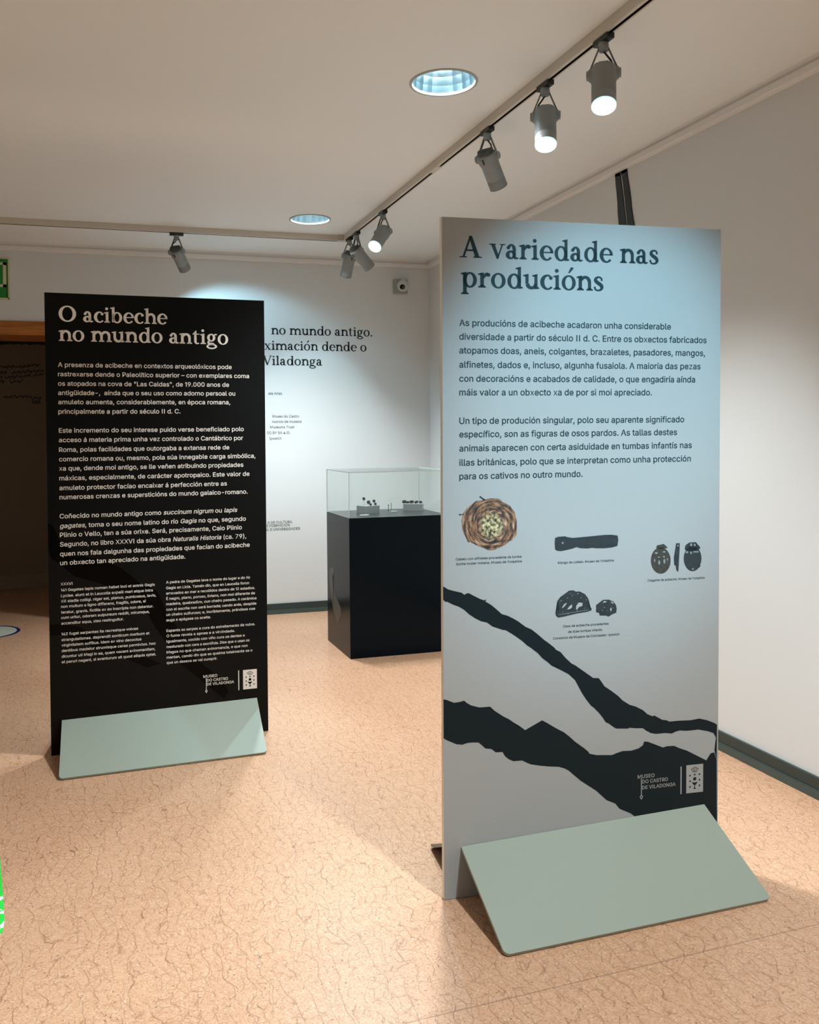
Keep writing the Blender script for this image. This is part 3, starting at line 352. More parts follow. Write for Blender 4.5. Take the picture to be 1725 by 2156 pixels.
# sans lettering: glyph outlines drawn as data (advance; points; faces), 254 units to the capital height
GLYPHS = {'"': '160;126,154 92,154 88,259 130,259 69,154 35,154 30,259 72,259;5 7 6|5 4 7|1 3 2|1 0 3',
 '(': '137;51,26 43,65 40,103 42,132 46,163 53,193 62,222 72,249 86,274 125,274 110,241 100,213 91,184 85,156 81,129 80,103 81,81 85,58 90,35 98,10 109,-17 125,-52 85,-52 65,-12;7 9 8|7 10 9|6 10 7|6 11 10|5 11 6|5 12 11|4 12 5|4 13 12|3 13 4|3 14 13|2 14 3|2 15 14|2 16 15|1 16 2|1 17 16|0 17 1|0 18 17|0 19 18|23 19 0|23 20 19|22 20 23|22 21 20',
 ')': '137;51,-52 12,-52 28,-17 39,10 47,35 52,59 55,81 56,103 55,129 51,156 45,184 37,213 27,241 12,274 51,274 64,249 75,222 84,193 91,163 95,132 97,103 94,64 85,25 71,-13;12 14 13|12 15 14|12 16 15|11 16 12|11 17 16|10 17 11|10 18 17|9 18 10|9 19 18|8 19 9|8 20 19|7 20 8|6 20 7|6 21 20|5 21 6|5 22 21|4 22 5|3 22 4|3 23 22|2 23 3|2 0 23|1 0 2',
 ',': '94;46,-64 14,-64 30,40 74,40;1 3 2|1 0 3',
 '-': '227;53,127 173,127 173,89 53,89;3 1 0|3 2 1',
 '.': '94;67,1 58,-5 48,-7 37,-5 28,1 22,10 20,20 22,31 28,40 37,46 48,48 58,46 67,40 73,31 75,20 73,10;9 11 10|9 12 11|8 12 9|7 12 8|7 13 12|6 13 7|6 14 13|6 15 14|5 15 6|5 0 15|4 0 5|4 1 0|3 1 4|2 1 3',
 '0': '227;164,8 141,-4 113,-8 86,-4 62,8 44,28 30,55 22,88 19,127 22,166 30,199 44,226 62,246 86,258 113,262 141,258 164,246 183,226 196,199 204,166 207,127 204,88 196,55 183,28 85,40 98,32 113,29 129,32 142,40 153,54 161,73 166,98 167,127 166,157 161,181 153,200 142,214 129,222 113,225 98,222 85,214 74,200 66,181 61,157 59,127 61,98 66,73 74,54;13 15 14|12 15 13|12 16 15|11 16 12|11 17 16|10 39 11|39 38 11|38 17 11|38 37 17|37 18 17|36 18 37|10 40 39|10 41 40|35 18 36|10 42 41|34 18 35|9 42 10|34 19 18|33 19 34|9 43 42|8 43 9|33 20 19|32 20 33|8 44 43|7 44 8|32 21 20|7 45 44|31 21 32|7 46 45|30 21 31|6 46 7|30 22 21|6 47 46|29 22 30|29 23 22|5 47 6|28 23 29|5 24 47|27 23 28|5 25 24|5 26 25|26 23 27|5 23 26|5 0 23|4 0 5|4 1 0|3 1 4|3 2 1',
 '1': '140;68,-4 112,-4 112,258 68,258 68,258 68,210 20,178 20,222;0 1 2 3|4 5 6 7',
 '2': '227;199,-4 27,-4 27,26 114,117 127,132 138,144 146,155 151,165 155,175 156,186 154,197 150,207 143,215 135,220 124,224 112,225 99,224 88,220 80,213 73,205 69,194 68,176 28,176 31,204 39,223 52,240 69,252 90,260 112,262 135,260 155,252 172,240 184,225 192,207 195,186 194,171 190,157 182,143 172,127 157,108 137,87 81,28 81,33 199,33;27 29 28|27 30 29|26 30 27|26 31 30|25 31 26|25 32 31|24 15 25|15 32 25|24 16 15|14 32 15|14 33 32|13 33 14|24 17 16|23 17 24|12 33 13|23 18 17|11 33 12|23 19 18|10 33 11|10 34 33|23 20 19|22 20 23|9 34 10|22 21 20|9 35 34|8 35 9|7 35 8|7 36 35|6 36 7|6 37 36|5 37 6|4 37 5|4 38 37|3 38 4|3 39 38|2 39 3|2 40 39|2 42 40|42 41 40|2 43 42|2 0 43|1 0 2',
 '4': '227;211,48 15,48 15,80 121,259 163,259 59,82 59,86 211,86 176,-4 136,-4 136,61 136,73 136,163 176,163;2 4 3|2 6 4|6 5 4|11 13 12|11 8 13|2 7 6|2 11 7|11 0 7|1 11 2|1 10 11|8 0 11|1 9 10|9 0 1|9 8 0',
 '7': '227;48,0 162,224 162,226 31,226 31,254 195,254 195,224 82,0;3 5 4|3 2 5|2 6 5|1 6 2|1 7 6|0 7 1',
 '9': '227;69,251 90,260 113,262 137,259 157,251 175,237 188,219 196,198 199,173 197,154 191,133 179,110 161,82 103,-4 57,-4 148,128 162,128 153,114 147,107 139,101 130,97 120,94 109,93 86,95 66,103 50,116 37,132 30,153 27,176 30,199 38,220 52,238 137,219 126,224 113,226 100,224 89,219 80,212 73,202 69,190 67,176 69,162 73,150 80,140 89,133 100,128 113,126 126,128 137,132 146,140 153,150 158,162 159,175 158,189 153,201 146,212;1 3 2|0 3 1|0 4 3|31 4 0|31 5 4|30 5 31|30 34 5|34 6 5|30 35 34|33 6 34|30 36 35|32 6 33|29 36 30|32 7 6|55 7 32|29 37 36|29 38 37|54 7 55|29 39 38|53 7 54|28 39 29|53 8 7|28 40 39|52 8 53|27 40 28|27 41 40|51 8 52|51 9 8|27 42 41|50 9 51|50 10 9|26 42 27|26 43 42|49 10 50|26 44 43|48 10 49|48 16 10|16 11 10|26 45 44|47 15 48|15 16 48|25 45 26|17 11 16|47 21 15|21 14 15|25 46 45|46 21 47|25 21 46|24 21 25|18 11 17|18 12 11|19 12 18|23 21 24|20 12 19|21 12 20|22 21 23|14 12 21|14 13 12',
 ';': '94;71,139 62,133 52,131 41,133 32,139 26,148 24,158 26,169 32,178 41,184 52,186 62,184 71,178 77,169 79,158 77,148 46,-64 14,-64 30,40 74,40;17 19 18|17 16 19|9 11 10|9 12 11|8 12 9|7 12 8|7 13 12|6 13 7|6 14 13|6 15 14|5 15 6|5 0 15|4 0 5|4 1 0|3 1 4|2 1 3',
 'A': '240;46,-4 2,-4 98,259 141,259 238,-4 194,-4 139,150 134,166 128,185 120,208 110,244 129,244 118,208 111,184 105,165 100,150 180,95 59,95 59,76 180,76;1 10 2|10 3 2|10 11 3|11 4 3|1 12 10|12 9 10|12 9 11|9 4 11|8 16 9|16 4 9|1 13 12|7 16 8|1 17 13|17 14 13|6 16 7|17 15 14|17 18 15|18 0 15|5 19 6|19 16 6|1 18 17|18 16 17|18 19 16|19 4 16|1 0 18|5 4 19',
 'B': '228;123,-4 26,-4 26,259 121,259 146,257 166,249 183,238 194,223 201,206 204,187 202,171 197,158 190,147 181,139 170,133 162,130 162,135 171,133 184,127 196,117 205,104 211,87 213,68 211,49 204,31 192,16 174,5 151,-2 67,111 67,33 122,33 147,36 162,43 170,55 173,68 172,79 167,90 160,98 151,105 139,109 124,111 67,221 67,147 119,147 131,148 142,152 151,158 158,166 162,175 163,186 161,200 153,211 140,219 120,221;1 41 2|41 3 2|41 4 3|41 5 4|41 6 5|41 7 6|41 53 7|53 52 7|52 8 7|1 42 41|51 8 52|50 8 51|50 9 8|49 9 50|49 10 9|48 10 49|47 10 48|47 11 10|46 11 47|45 11 46|45 12 11|44 12 45|43 12 44|43 13 12|1 28 42|28 43 42|28 16 43|16 13 43|16 14 13|28 15 16|17 14 16|15 17 14|15 18 17|28 18 15|28 19 18|28 40 19|40 20 19|1 29 28|39 20 40|38 20 39|37 20 38|37 21 20|36 21 37|35 21 36|35 22 21|34 22 35|33 22 34|33 23 22|32 23 33|32 24 23|31 24 32|30 24 31|1 30 29|1 24 30|1 25 24|1 26 25|1 27 26|1 0 27',
 'C': '255;172,-2 153,-6 134,-8 101,-4 73,9 49,29 31,56 19,89 16,127 19,166 31,199 49,226 73,246 101,258 134,262 153,261 172,256 189,249 204,239 217,226 228,211 236,194 242,170 201,170 196,185 191,195 184,203 176,211 167,216 156,220 145,223 134,223 113,221 94,212 79,199 67,180 59,156 56,127 59,98 67,74 79,56 94,42 113,34 134,31 145,32 156,34 167,38 176,44 184,51 191,60 196,70 201,85 242,85 236,60 228,43 217,28 204,15 189,5;13 15 14|13 16 15|12 16 13|12 17 16|12 18 17|11 18 12|11 19 18|11 31 19|31 30 19|30 20 19|10 32 11|32 31 11|29 20 30|10 33 32|28 20 29|27 20 28|10 34 33|27 21 20|26 21 27|25 21 26|10 35 34|9 35 10|24 21 25|24 22 21|23 22 24|9 36 35|8 36 9|8 37 36|8 38 37|7 38 8|7 39 38|6 39 7|50 52 51|50 53 52|6 40 39|49 53 50|49 54 53|48 54 49|5 40 6|5 41 40|47 54 48|46 54 47|46 55 54|5 42 41|45 55 46|44 55 45|5 43 42|43 55 44|5 55 43|4 55 5|4 56 55|4 57 56|3 57 4|3 0 57|3 1 0|2 1 3',
 'D': '251;26,-4 68,-4 68,258 26,258 68,220 105,220 105,258 68,258 68,-4 105,-4 105,34 68,34 105,258 138,254 127,217 105,220 138,254 169,240 148,208 127,217 169,240 196,220 166,193 148,208 196,220 216,192 179,174 166,193 216,192 229,161 188,151 179,174 229,161 233,127 191,127 188,151 233,127 229,93 188,103 191,127 229,93 216,62 179,81 188,103 216,62 196,34 166,61 179,81 196,34 169,14 148,46 166,61 169,14 138,0 127,37 148,46 138,0 105,-4 105,34 127,37;0 1 2 3|4 5 6 7|8 9 10 11|12 13 14 15|16 17 18 19|20 21 22 23|24 25 26 27|28 29 30 31|32 33 34 35|36 37 38 39|40 41 42 43|44 45 46 47|48 49 50 51|52 53 54 55|56 57 58 59',
 'E': '209;192,-4 26,-4 26,259 191,259 191,221 67,221 67,147 182,147 182,110 67,110 67,33 192,33;1 5 2|5 3 2|5 4 3|1 6 5|1 9 6|9 7 6|9 8 7|1 10 9|1 11 10|1 0 11',
 'F': '205;67,-4 26,-4 26,259 189,259 189,221 67,221 67,144 178,144 178,106 67,106;1 5 2|5 3 2|5 4 3|1 6 5|1 9 6|9 7 6|9 8 7|1 0 9',
 'G': '260;190,5 164,-5 134,-8 101,-4 72,9 48,29 30,56 19,89 16,127 19,165 30,199 48,226 72,246 100,258 132,262 153,261 172,256 189,248 204,238 218,225 228,210 237,194 243,170 201,170 195,184 190,194 183,203 175,210 166,216 156,220 145,223 133,223 112,221 94,212 79,199 67,180 59,156 56,127 59,98 67,74 79,56 95,42 113,34 134,31 154,33 170,40 184,50 194,64 201,81 203,106 269,95 137,95 137,132 243,132 243,100 240,70 229,43 213,22;13 15 14|13 16 15|12 16 13|12 17 16|12 18 17|11 18 12|11 19 18|10 32 11|32 31 11|31 19 11|31 30 19|30 20 19|29 20 30|10 33 32|28 20 29|27 20 28|10 34 33|27 21 20|26 21 27|25 21 26|10 35 34|9 35 10|24 21 25|24 22 21|23 22 24|9 36 35|8 36 9|8 37 36|51 53 52|51 49 53|49 54 53|8 38 37|7 38 8|51 48 49|50 54 49|55 50 54|7 39 38|48 50 51|48 55 50|6 39 7|47 55 48|6 40 39|47 56 55|46 56 47|5 40 6|5 41 40|45 56 46|45 57 56|5 42 41|44 57 45|5 43 42|43 57 44|5 57 43|4 57 5|4 0 57|3 0 4|3 1 0|2 1 3',
 'H': '258;67,-4 26,-4 26,259 67,259 67,149 192,149 192,259 233,259 233,-4 192,-4 192,111 67,111;1 3 2|1 4 3|5 7 6|5 8 7|1 11 4|11 5 4|11 10 5|10 8 5|1 0 11|9 8 10',
 'I': '120;38,-4 82,-4 82,258 38,258;0 1 2 3',
 'L': '196;185,-4 26,-4 26,259 67,259 67,33 185,33;1 3 2|1 4 3|1 5 4|1 0 5',
 'M': '314;65,-4 26,-4 26,259 79,259 143,95 145,89 148,81 151,72 154,63 157,53 160,43 163,34 167,20 147,20 152,34 155,43 158,52 161,62 164,72 167,81 170,89 172,95 235,259 288,259 288,-4 248,-4 248,145 248,154 248,163 248,174 248,184 248,195 249,207 249,218 249,233 263,233 257,215 253,203 249,191 245,180 241,169 238,159 235,151 232,144 174,-4 140,-4 81,144 78,151 75,159 72,169 68,179 64,190 60,202 56,215 50,233 64,233 64,219 65,208 65,197 65,186 65,175 65,164 65,154 65,145;1 54 2|54 3 2|54 55 3|55 4 3|21 34 22|34 23 22|34 35 23|35 24 23|1 53 54|56 4 55|21 33 34|36 24 35|57 4 56|21 32 33|37 24 36|1 52 53|58 4 57|21 31 32|38 24 37|1 51 52|59 4 58|21 30 31|39 30 38|30 24 38|1 59 51|59 50 51|1 60 59|50 4 59|21 39 30|39 29 30|21 40 39|49 4 50|1 61 60|21 41 40|48 4 49|1 62 61|21 42 41|47 4 48|1 63 62|21 43 42|46 4 47|1 0 63|21 44 43|45 4 46|45 5 4|20 44 21|45 6 5|19 44 20|45 7 6|18 44 19|45 8 7|17 44 18|45 9 8|16 44 17|45 13 9|13 15 9|15 10 9|15 10 16|10 11 16|11 44 16|13 14 15|12 44 11|45 12 13|45 44 12',
 'N': '262;67,-4 26,-4 26,259 71,259 175,94 180,87 185,78 191,67 198,55 204,43 214,24 198,22 197,40 196,54 195,67 195,79 195,89 195,97 195,259 236,259 236,-4 191,-4 97,143 91,153 85,163 78,175 70,188 61,204 47,230 64,232 65,209 66,192 66,177 67,164 67,153 67,145;1 28 2|28 3 2|28 29 3|29 4 3|17 19 18|17 20 19|30 4 29|1 27 28|31 26 30|26 4 30|1 31 27|31 26 27|1 32 31|25 4 26|1 33 32|24 4 25|1 34 33|23 4 24|1 35 34|22 4 23|1 0 35|21 4 22|16 20 17|21 5 4|15 20 16|21 6 5|14 20 15|21 7 6|21 13 7|13 8 7|13 8 14|8 20 14|9 20 8|21 12 13|10 20 9|21 11 12|11 20 10|21 20 11',
 'O': '267;194,9 166,-4 133,-8 101,-4 73,9 49,29 31,56 19,89 16,127 19,166 31,199 49,226 73,246 101,258 133,262 166,258 194,246 218,226 236,199 247,165 251,127 247,89 236,56 218,29 95,42 113,34 133,31 154,34 172,42 188,55 200,74 208,98 211,127 208,156 200,180 188,199 172,213 154,221 133,223 113,221 95,212 79,199 67,180 59,156 56,127 59,98 67,74 79,55;13 15 14|12 15 13|12 16 15|11 16 12|11 17 16|10 39 11|39 38 11|38 17 11|38 37 17|37 18 17|36 18 37|10 40 39|35 18 36|10 41 40|34 18 35|10 42 41|9 42 10|34 19 18|33 19 34|9 43 42|8 43 9|33 20 19|32 20 33|8 44 43|31 20 32|8 45 44|31 21 20|7 45 8|7 46 45|30 21 31|30 22 21|6 46 7|6 47 46|29 22 30|29 23 22|5 47 6|5 24 47|28 23 29|5 25 24|27 23 28|5 26 25|26 23 27|5 23 26|5 0 23|4 0 5|4 1 0|3 1 4|3 2 1',
 'P': '222;67,-4 26,-4 26,259 118,259 145,256 168,248 186,234 199,217 206,197 209,174 206,151 199,131 186,113 168,100 145,91 118,88 50,88 50,126 116,126 133,127 146,132 156,139 162,149 166,160 168,174 166,187 162,199 156,208 146,215 133,220 116,222 67,222;1 31 2|31 3 2|31 4 3|31 5 4|31 6 5|31 30 6|30 7 6|1 17 31|17 0 31|29 7 30|28 7 29|28 8 7|27 8 28|26 8 27|25 8 26|25 9 8|24 9 25|23 9 24|23 10 9|22 10 23|22 11 10|21 11 22|20 11 21|19 11 20|19 12 11|18 12 19|1 16 17|0 18 17|0 15 18|15 12 18|15 13 12|15 14 13|1 15 16|1 0 15',
 'R': '224;67,-4 26,-4 26,259 118,259 146,256 169,248 186,236 199,219 207,199 209,176 207,153 199,133 186,117 168,105 146,97 118,94 44,94 44,132 117,132 134,133 147,138 156,144 163,152 167,163 168,176 167,189 163,200 156,209 147,216 134,220 116,222 67,222 221,-4 174,-4 108,119 154,119;1 17 2|17 31 2|31 3 2|31 4 3|31 5 4|31 6 5|31 30 6|30 7 6|17 0 31|29 7 30|28 7 29|28 8 7|27 8 28|26 8 27|25 8 26|25 9 8|24 9 25|23 9 24|23 10 9|22 10 23|22 11 10|21 11 22|20 11 21|19 11 20|19 12 11|18 12 19|1 16 17|0 34 17|34 18 17|34 35 18|35 12 18|0 15 34|15 33 34|32 13 35|13 12 35|14 32 13|15 32 14|1 15 16|1 0 15|33 32 15',
 'S': '223;164,1 140,-6 112,-9 85,-7 62,0 43,12 28,27 19,46 14,73 56,73 59,57 65,47 74,39 85,34 98,30 112,29 127,30 141,34 153,41 161,49 166,58 168,70 167,79 162,87 155,93 146,98 134,103 121,107 90,115 62,126 40,141 26,161 21,186 24,208 34,226 48,242 67,253 89,260 114,262 138,260 160,253 178,242 192,227 201,209 206,184 165,184 159,204 148,215 132,222 112,225 98,223 85,220 75,214 68,206 64,198 62,188 64,178 69,170 77,163 87,158 97,154 107,151 133,144 145,140 158,136 170,130 182,122 193,113 201,101 207,86 209,69 206,48 197,29 183,13;37 39 38|36 39 37|36 40 39|35 40 36|35 41 40|34 41 35|34 42 41|34 49 42|49 48 42|48 43 42|33 50 34|50 49 34|33 51 50|47 43 48|33 52 51|46 43 47|33 53 52|46 44 43|32 53 33|32 54 53|45 44 46|32 55 54|32 56 55|31 56 32|31 57 56|31 58 57|31 59 58|30 59 31|30 60 59|30 61 60|30 62 61|30 63 62|29 63 30|29 64 63|29 65 64|29 66 65|28 66 29|28 67 66|27 67 28|27 68 67|26 68 27|25 68 26|25 69 68|24 69 25|23 69 24|22 69 23|22 70 69|21 70 22|7 9 8|7 10 9|20 70 21|20 71 70|19 71 20|7 11 10|18 71 19|18 72 71|7 12 11|6 12 7|17 72 18|6 13 12|16 72 17|6 14 13|15 72 16|6 15 14|15 73 72|6 73 15|5 73 6|5 0 73|4 0 5|4 1 0|3 1 4|3 2 1',
 'T': '224;92,221 11,221 11,259 213,259 213,221 133,221 133,-4 92,-4;1 3 2|1 4 3|0 4 1|7 5 0|5 4 0|7 6 5',
 'U': '259;184,4 159,-6 129,-9 100,-6 75,4 54,18 38,38 29,61 26,86 26,259 67,259 67,89 69,73 74,59 83,47 96,38 111,32 129,30 148,32 163,38 175,47 184,59 190,73 192,89 192,259 233,259 233,86 230,61 220,38 205,18;8 10 9|8 11 10|23 25 24|23 26 25|8 12 11|22 26 23|7 12 8|22 27 26|7 13 12|21 27 22|21 28 27|6 13 7|6 14 13|20 28 21|6 15 14|19 28 20|6 16 15|18 28 19|18 29 28|5 16 6|17 29 18|5 17 16|5 29 17|5 0 29|4 0 5|4 1 0|3 1 4|3 2 1',
 'V': '240;142,-4 99,-4 2,259 45,259 100,105 106,90 112,70 119,46 130,11 111,11 122,46 129,70 135,90 141,105 194,259 238,259;1 3 2|1 4 3|13 15 14|13 0 15|1 5 4|12 0 13|11 0 12|1 6 5|10 0 11|1 7 6|9 8 10|8 0 10|1 8 7|1 0 8',
 'X': '237;9,0 109,142 109,118 15,254 52,254 89,200 96,190 102,181 107,172 112,164 116,156 122,146 116,146 121,156 126,164 131,172 136,181 142,190 149,200 187,254 223,254 129,119 129,143 228,0 191,0 146,65 140,74 134,83 129,90 125,98 120,106 115,116 122,116 117,106 113,98 108,91 103,83 97,74 91,65 46,0;2 4 3|2 5 4|18 20 19|18 21 20|2 6 5|17 21 18|2 7 6|16 21 17|2 8 7|15 21 16|2 1 8|1 9 8|14 22 15|22 21 15|1 10 9|13 22 14|1 12 10|12 11 10|12 22 13|1 22 12|1 23 22|0 31 1|31 32 1|32 23 1|0 33 31|33 30 31|33 30 32|30 23 32|0 34 33|29 23 30|0 35 34|28 23 29|0 36 35|27 23 28|0 37 36|26 23 27|0 38 37|25 23 26|0 39 38|24 23 25',
 'Y': '236;139,-4 97,-4 97,103 0,259 48,259 100,175 108,161 115,148 122,134 131,111 105,111 115,134 122,149 129,161 136,175 188,259 236,259 139,103;2 4 3|2 5 4|14 16 15|14 17 16|2 6 5|13 17 14|12 17 13|2 7 6|11 8 12|8 17 12|2 11 7|11 8 7|2 10 11|9 17 8|2 9 10|2 17 9|1 17 2|1 0 17',
 'a': '195;109,-4 96,-8 80,-9 62,-7 45,-2 31,7 20,20 13,35 11,54 12,70 18,83 26,93 36,100 49,106 62,110 75,112 88,114 104,116 116,118 125,119 130,121 132,124 133,128 132,138 129,146 125,152 118,157 109,160 98,161 86,160 76,157 68,153 62,147 57,141 52,132 14,143 25,164 36,176 50,186 65,192 81,196 97,197 108,196 121,194 133,190 145,184 156,175 165,162 171,146 173,126 173,-4 134,-4 134,21 139,21 136,17 129,9 120,2 67,30 75,28 85,27 100,29 112,33 121,40 128,49 132,59 133,69 133,86 137,89 131,87 124,85 116,83 108,82 101,81 94,80 88,80 78,78 69,75 61,71 55,67 52,61 50,52 52,45 55,39 60,34;40 42 41|40 43 42|39 43 40|39 44 43|38 44 39|38 45 44|37 45 38|37 46 45|36 46 37|36 47 46|35 29 36|29 28 36|28 47 36|28 27 47|27 48 47|35 30 29|26 48 27|35 31 30|25 48 26|35 32 31|24 48 25|35 33 32|23 48 24|23 49 48|34 33 35|22 49 23|21 49 22|21 50 49|20 50 21|19 67 20|67 50 20|18 67 19|17 67 18|16 67 17|15 67 16|14 67 15|13 67 14|12 67 13|11 67 12|10 67 11|10 68 67|66 50 67|10 69 68|65 50 66|10 70 69|10 71 70|9 71 10|9 73 71|73 72 71|9 74 73|9 75 74|9 76 75|9 77 76|9 78 77|8 78 9|64 50 65|8 79 78|8 80 79|63 50 64|7 80 8|7 81 80|62 50 63|7 82 81|61 53 62|53 50 62|7 83 82|6 83 7|6 57 83|60 53 61|6 58 57|59 53 60|6 59 58|6 52 59|52 53 59|6 55 52|55 51 52|54 50 53|5 55 6|55 50 54|5 56 55|51 50 55|4 56 5|4 0 56|3 0 4|3 1 0|2 1 3',
 'b': '212;159,4 138,-5 115,-9 98,-7 84,-2 73,5 65,13 60,20 57,25 60,25 60,-4 22,-4 22,259 61,259 61,164 57,164 60,168 65,176 73,184 84,190 97,195 115,197 138,194 159,184 176,169 189,148 197,123 200,94 197,65 189,40 176,20 84,36 96,30 110,28 125,30 137,36 147,47 154,60 158,76 160,95 158,113 154,129 147,142 137,152 125,158 110,160 95,158 83,152 74,143 67,130 62,114 61,95 62,76 67,59 74,46;11 13 12|11 15 13|15 16 13|16 14 13|20 22 21|19 22 20|19 23 22|18 23 19|18 24 23|17 24 18|16 24 17|16 44 24|44 25 24|14 45 16|45 44 16|11 14 15|11 49 14|49 48 14|48 47 14|47 46 14|46 45 14|43 25 44|42 25 43|42 26 25|41 26 42|11 50 49|40 26 41|40 27 26|11 51 50|39 27 40|11 52 51|38 27 39|38 28 27|37 28 38|11 53 52|37 29 28|36 29 37|11 54 53|35 29 36|11 8 54|8 31 54|35 30 29|34 30 35|8 32 31|33 30 34|8 33 32|8 9 33|9 30 33|11 7 8|10 6 9|6 30 9|11 6 7|6 0 30|11 10 6|5 0 6|4 0 5|4 1 0|3 1 4|3 2 1',
 'c': '198;132,-5 118,-8 103,-9 78,-5 56,4 38,20 24,40 15,65 13,94 15,122 24,148 38,168 56,184 78,194 103,197 118,196 131,193 144,188 155,182 165,173 174,164 180,152 187,135 149,126 145,136 141,142 137,147 132,152 126,155 120,158 112,160 104,160 88,158 75,151 66,141 58,127 54,111 53,94 54,76 58,60 66,47 75,37 88,30 104,28 112,28 120,30 127,33 133,37 138,41 142,47 145,53 149,64 187,54 181,37 174,25 166,15 156,7 144,0;13 15 14|13 16 15|12 16 13|12 17 16|12 18 17|11 18 12|11 19 18|11 20 19|10 32 11|32 31 11|31 20 11|31 30 20|30 21 20|29 21 30|28 21 29|10 33 32|27 21 28|27 22 21|26 22 27|10 34 33|9 34 10|25 22 26|24 22 25|9 35 34|23 22 24|9 36 35|8 36 9|8 37 36|8 38 37|7 38 8|7 39 38|6 39 7|50 52 51|6 40 39|50 53 52|49 53 50|6 41 40|48 53 49|47 53 48|5 41 6|47 54 53|46 54 47|5 42 41|45 54 46|44 54 45|5 43 42|43 54 44|5 54 43|5 55 54|4 55 5|4 56 55|4 57 56|3 57 4|3 0 57|3 1 0|2 1 3',
 'd': '212;128,-2 115,-7 98,-9 74,-5 53,4 36,20 23,40 15,65 13,94 15,123 23,148 36,169 53,184 74,194 98,197 115,195 128,190 139,184 147,176 153,168 156,164 151,164 151,259 190,259 190,-4 152,-4 152,25 156,25 153,20 147,13 139,5 75,36 87,30 102,28 117,30 129,36 138,46 145,59 150,76 151,95 150,114 146,130 139,143 129,152 117,158 102,160 87,158 75,152 65,142 58,129 54,113 53,95 54,76 58,60 66,47;21 23 22|21 19 23|19 20 23|20 24 23|13 15 14|13 16 15|12 16 13|12 17 16|11 17 12|11 18 17|11 19 18|10 46 11|46 19 11|46 45 19|45 21 19|45 20 21|45 44 20|44 43 20|43 42 20|42 41 20|41 24 20|10 47 46|10 48 47|9 48 10|9 49 48|40 24 41|9 50 49|8 50 9|39 24 40|8 51 50|38 24 39|8 52 51|7 52 8|7 53 52|37 24 38|6 53 7|6 54 53|36 24 37|6 31 54|35 27 36|27 24 36|5 31 6|5 32 31|34 27 35|5 33 32|33 27 34|5 26 33|26 27 33|5 29 26|29 25 26|28 24 27|29 24 28|4 29 5|4 30 29|25 24 29|4 0 30|3 0 4|3 1 0|2 1 3',
 'e': '202;143,-2 125,-7 106,-9 79,-5 56,4 37,20 24,40 15,65 13,93 15,122 24,147 37,168 55,183 77,193 102,197 119,195 134,191 149,184 163,174 174,160 183,143 188,122 190,97 190,80 33,80 33,115 184,115 151,93 149,118 145,132 138,144 129,153 117,159 103,161 88,159 76,153 66,144 59,133 54,120 52,105 52,89 54,70 59,55 67,43 78,35 91,29 106,28 116,28 125,31 133,34 139,40 145,46 150,58 189,49 181,29 171,17 158,6;13 15 14|13 16 15|12 16 13|12 17 16|12 18 17|11 18 12|11 19 18|10 34 11|34 33 11|33 19 11|32 19 33|32 20 19|31 20 32|10 35 34|30 20 31|10 36 35|9 36 10|29 20 30|9 37 36|29 21 20|9 38 37|28 21 29|8 25 9|25 38 9|28 26 21|26 22 21|25 39 38|27 26 28|8 24 25|39 26 25|39 22 26|40 22 39|40 23 22|7 24 8|41 23 40|7 41 24|41 23 24|7 42 41|6 42 7|51 53 52|6 43 42|51 54 53|50 54 51|6 44 43|5 44 6|49 54 50|5 45 44|48 54 49|47 54 48|5 46 45|47 55 54|46 55 47|5 55 46|4 55 5|4 56 55|4 0 56|3 0 4|3 1 0|2 1 3',
 'f': '127;-1,194 119,194 119,159 -1,159 75,-4 36,-4 36,216 38,232 44,245 54,256 66,263 79,268 94,269 104,269 112,268 118,266 127,263 117,228 110,231 107,232 102,232 98,232 87,231 81,227 77,220 75,209;11 13 12|11 14 13|10 14 11|10 15 14|10 16 15|9 16 10|9 17 16|8 19 9|19 18 9|18 17 9|7 21 8|21 20 8|20 19 8|7 22 21|6 22 7|6 23 22|6 24 23|6 25 24|5 25 6|5 4 25|3 1 0|3 2 1',
 'g': '213;147,-72 126,-78 103,-80 83,-78 65,-74 50,-67 38,-58 28,-48 19,-33 52,-14 59,-24 64,-30 71,-35 79,-40 90,-43 103,-44 123,-42 138,-34 148,-21 151,-3 151,30 156,30 153,25 147,18 139,10 128,4 114,-1 97,-2 75,1 54,9 37,24 24,43 15,67 13,96 15,124 23,149 36,169 54,184 74,194 98,197 115,195 129,190 139,184 147,176 153,168 156,164 152,164 152,194 191,194 191,-5 188,-28 179,-47 165,-62 75,42 87,36 102,34 117,36 129,41 139,50 146,62 150,78 152,96 150,115 146,130 139,143 129,152 117,158 102,160 87,158 75,152 66,142 58,129 54,114 53,96 54,78 59,63 66,51;38 40 39|38 41 40|46 44 47|44 48 47|44 45 48|45 49 48|37 41 38|37 42 41|36 42 37|36 43 42|36 44 43|35 44 36|35 68 44|68 67 44|67 46 44|67 45 46|67 66 45|66 65 45|65 64 45|64 63 45|63 49 45|35 69 68|35 70 69|34 70 35|34 71 70|62 49 63|34 72 71|33 72 34|61 49 62|33 73 72|60 49 61|33 74 73|32 74 33|32 75 74|59 49 60|31 75 32|31 76 75|58 49 59|31 53 76|57 21 58|21 49 58|30 53 31|30 54 53|56 21 57|30 55 54|55 21 56|30 20 55|20 21 55|30 23 20|23 19 20|22 49 21|23 49 22|29 23 30|29 24 23|19 49 23|29 25 24|28 25 29|28 26 25|27 26 28|18 49 19|18 50 49|8 10 9|17 50 18|8 11 10|17 51 50|8 12 11|7 12 8|16 51 17|7 13 12|7 14 13|15 51 16|7 15 14|7 51 15|7 52 51|6 52 7|5 52 6|5 0 52|4 0 5|4 1 0|3 1 4|3 2 1',
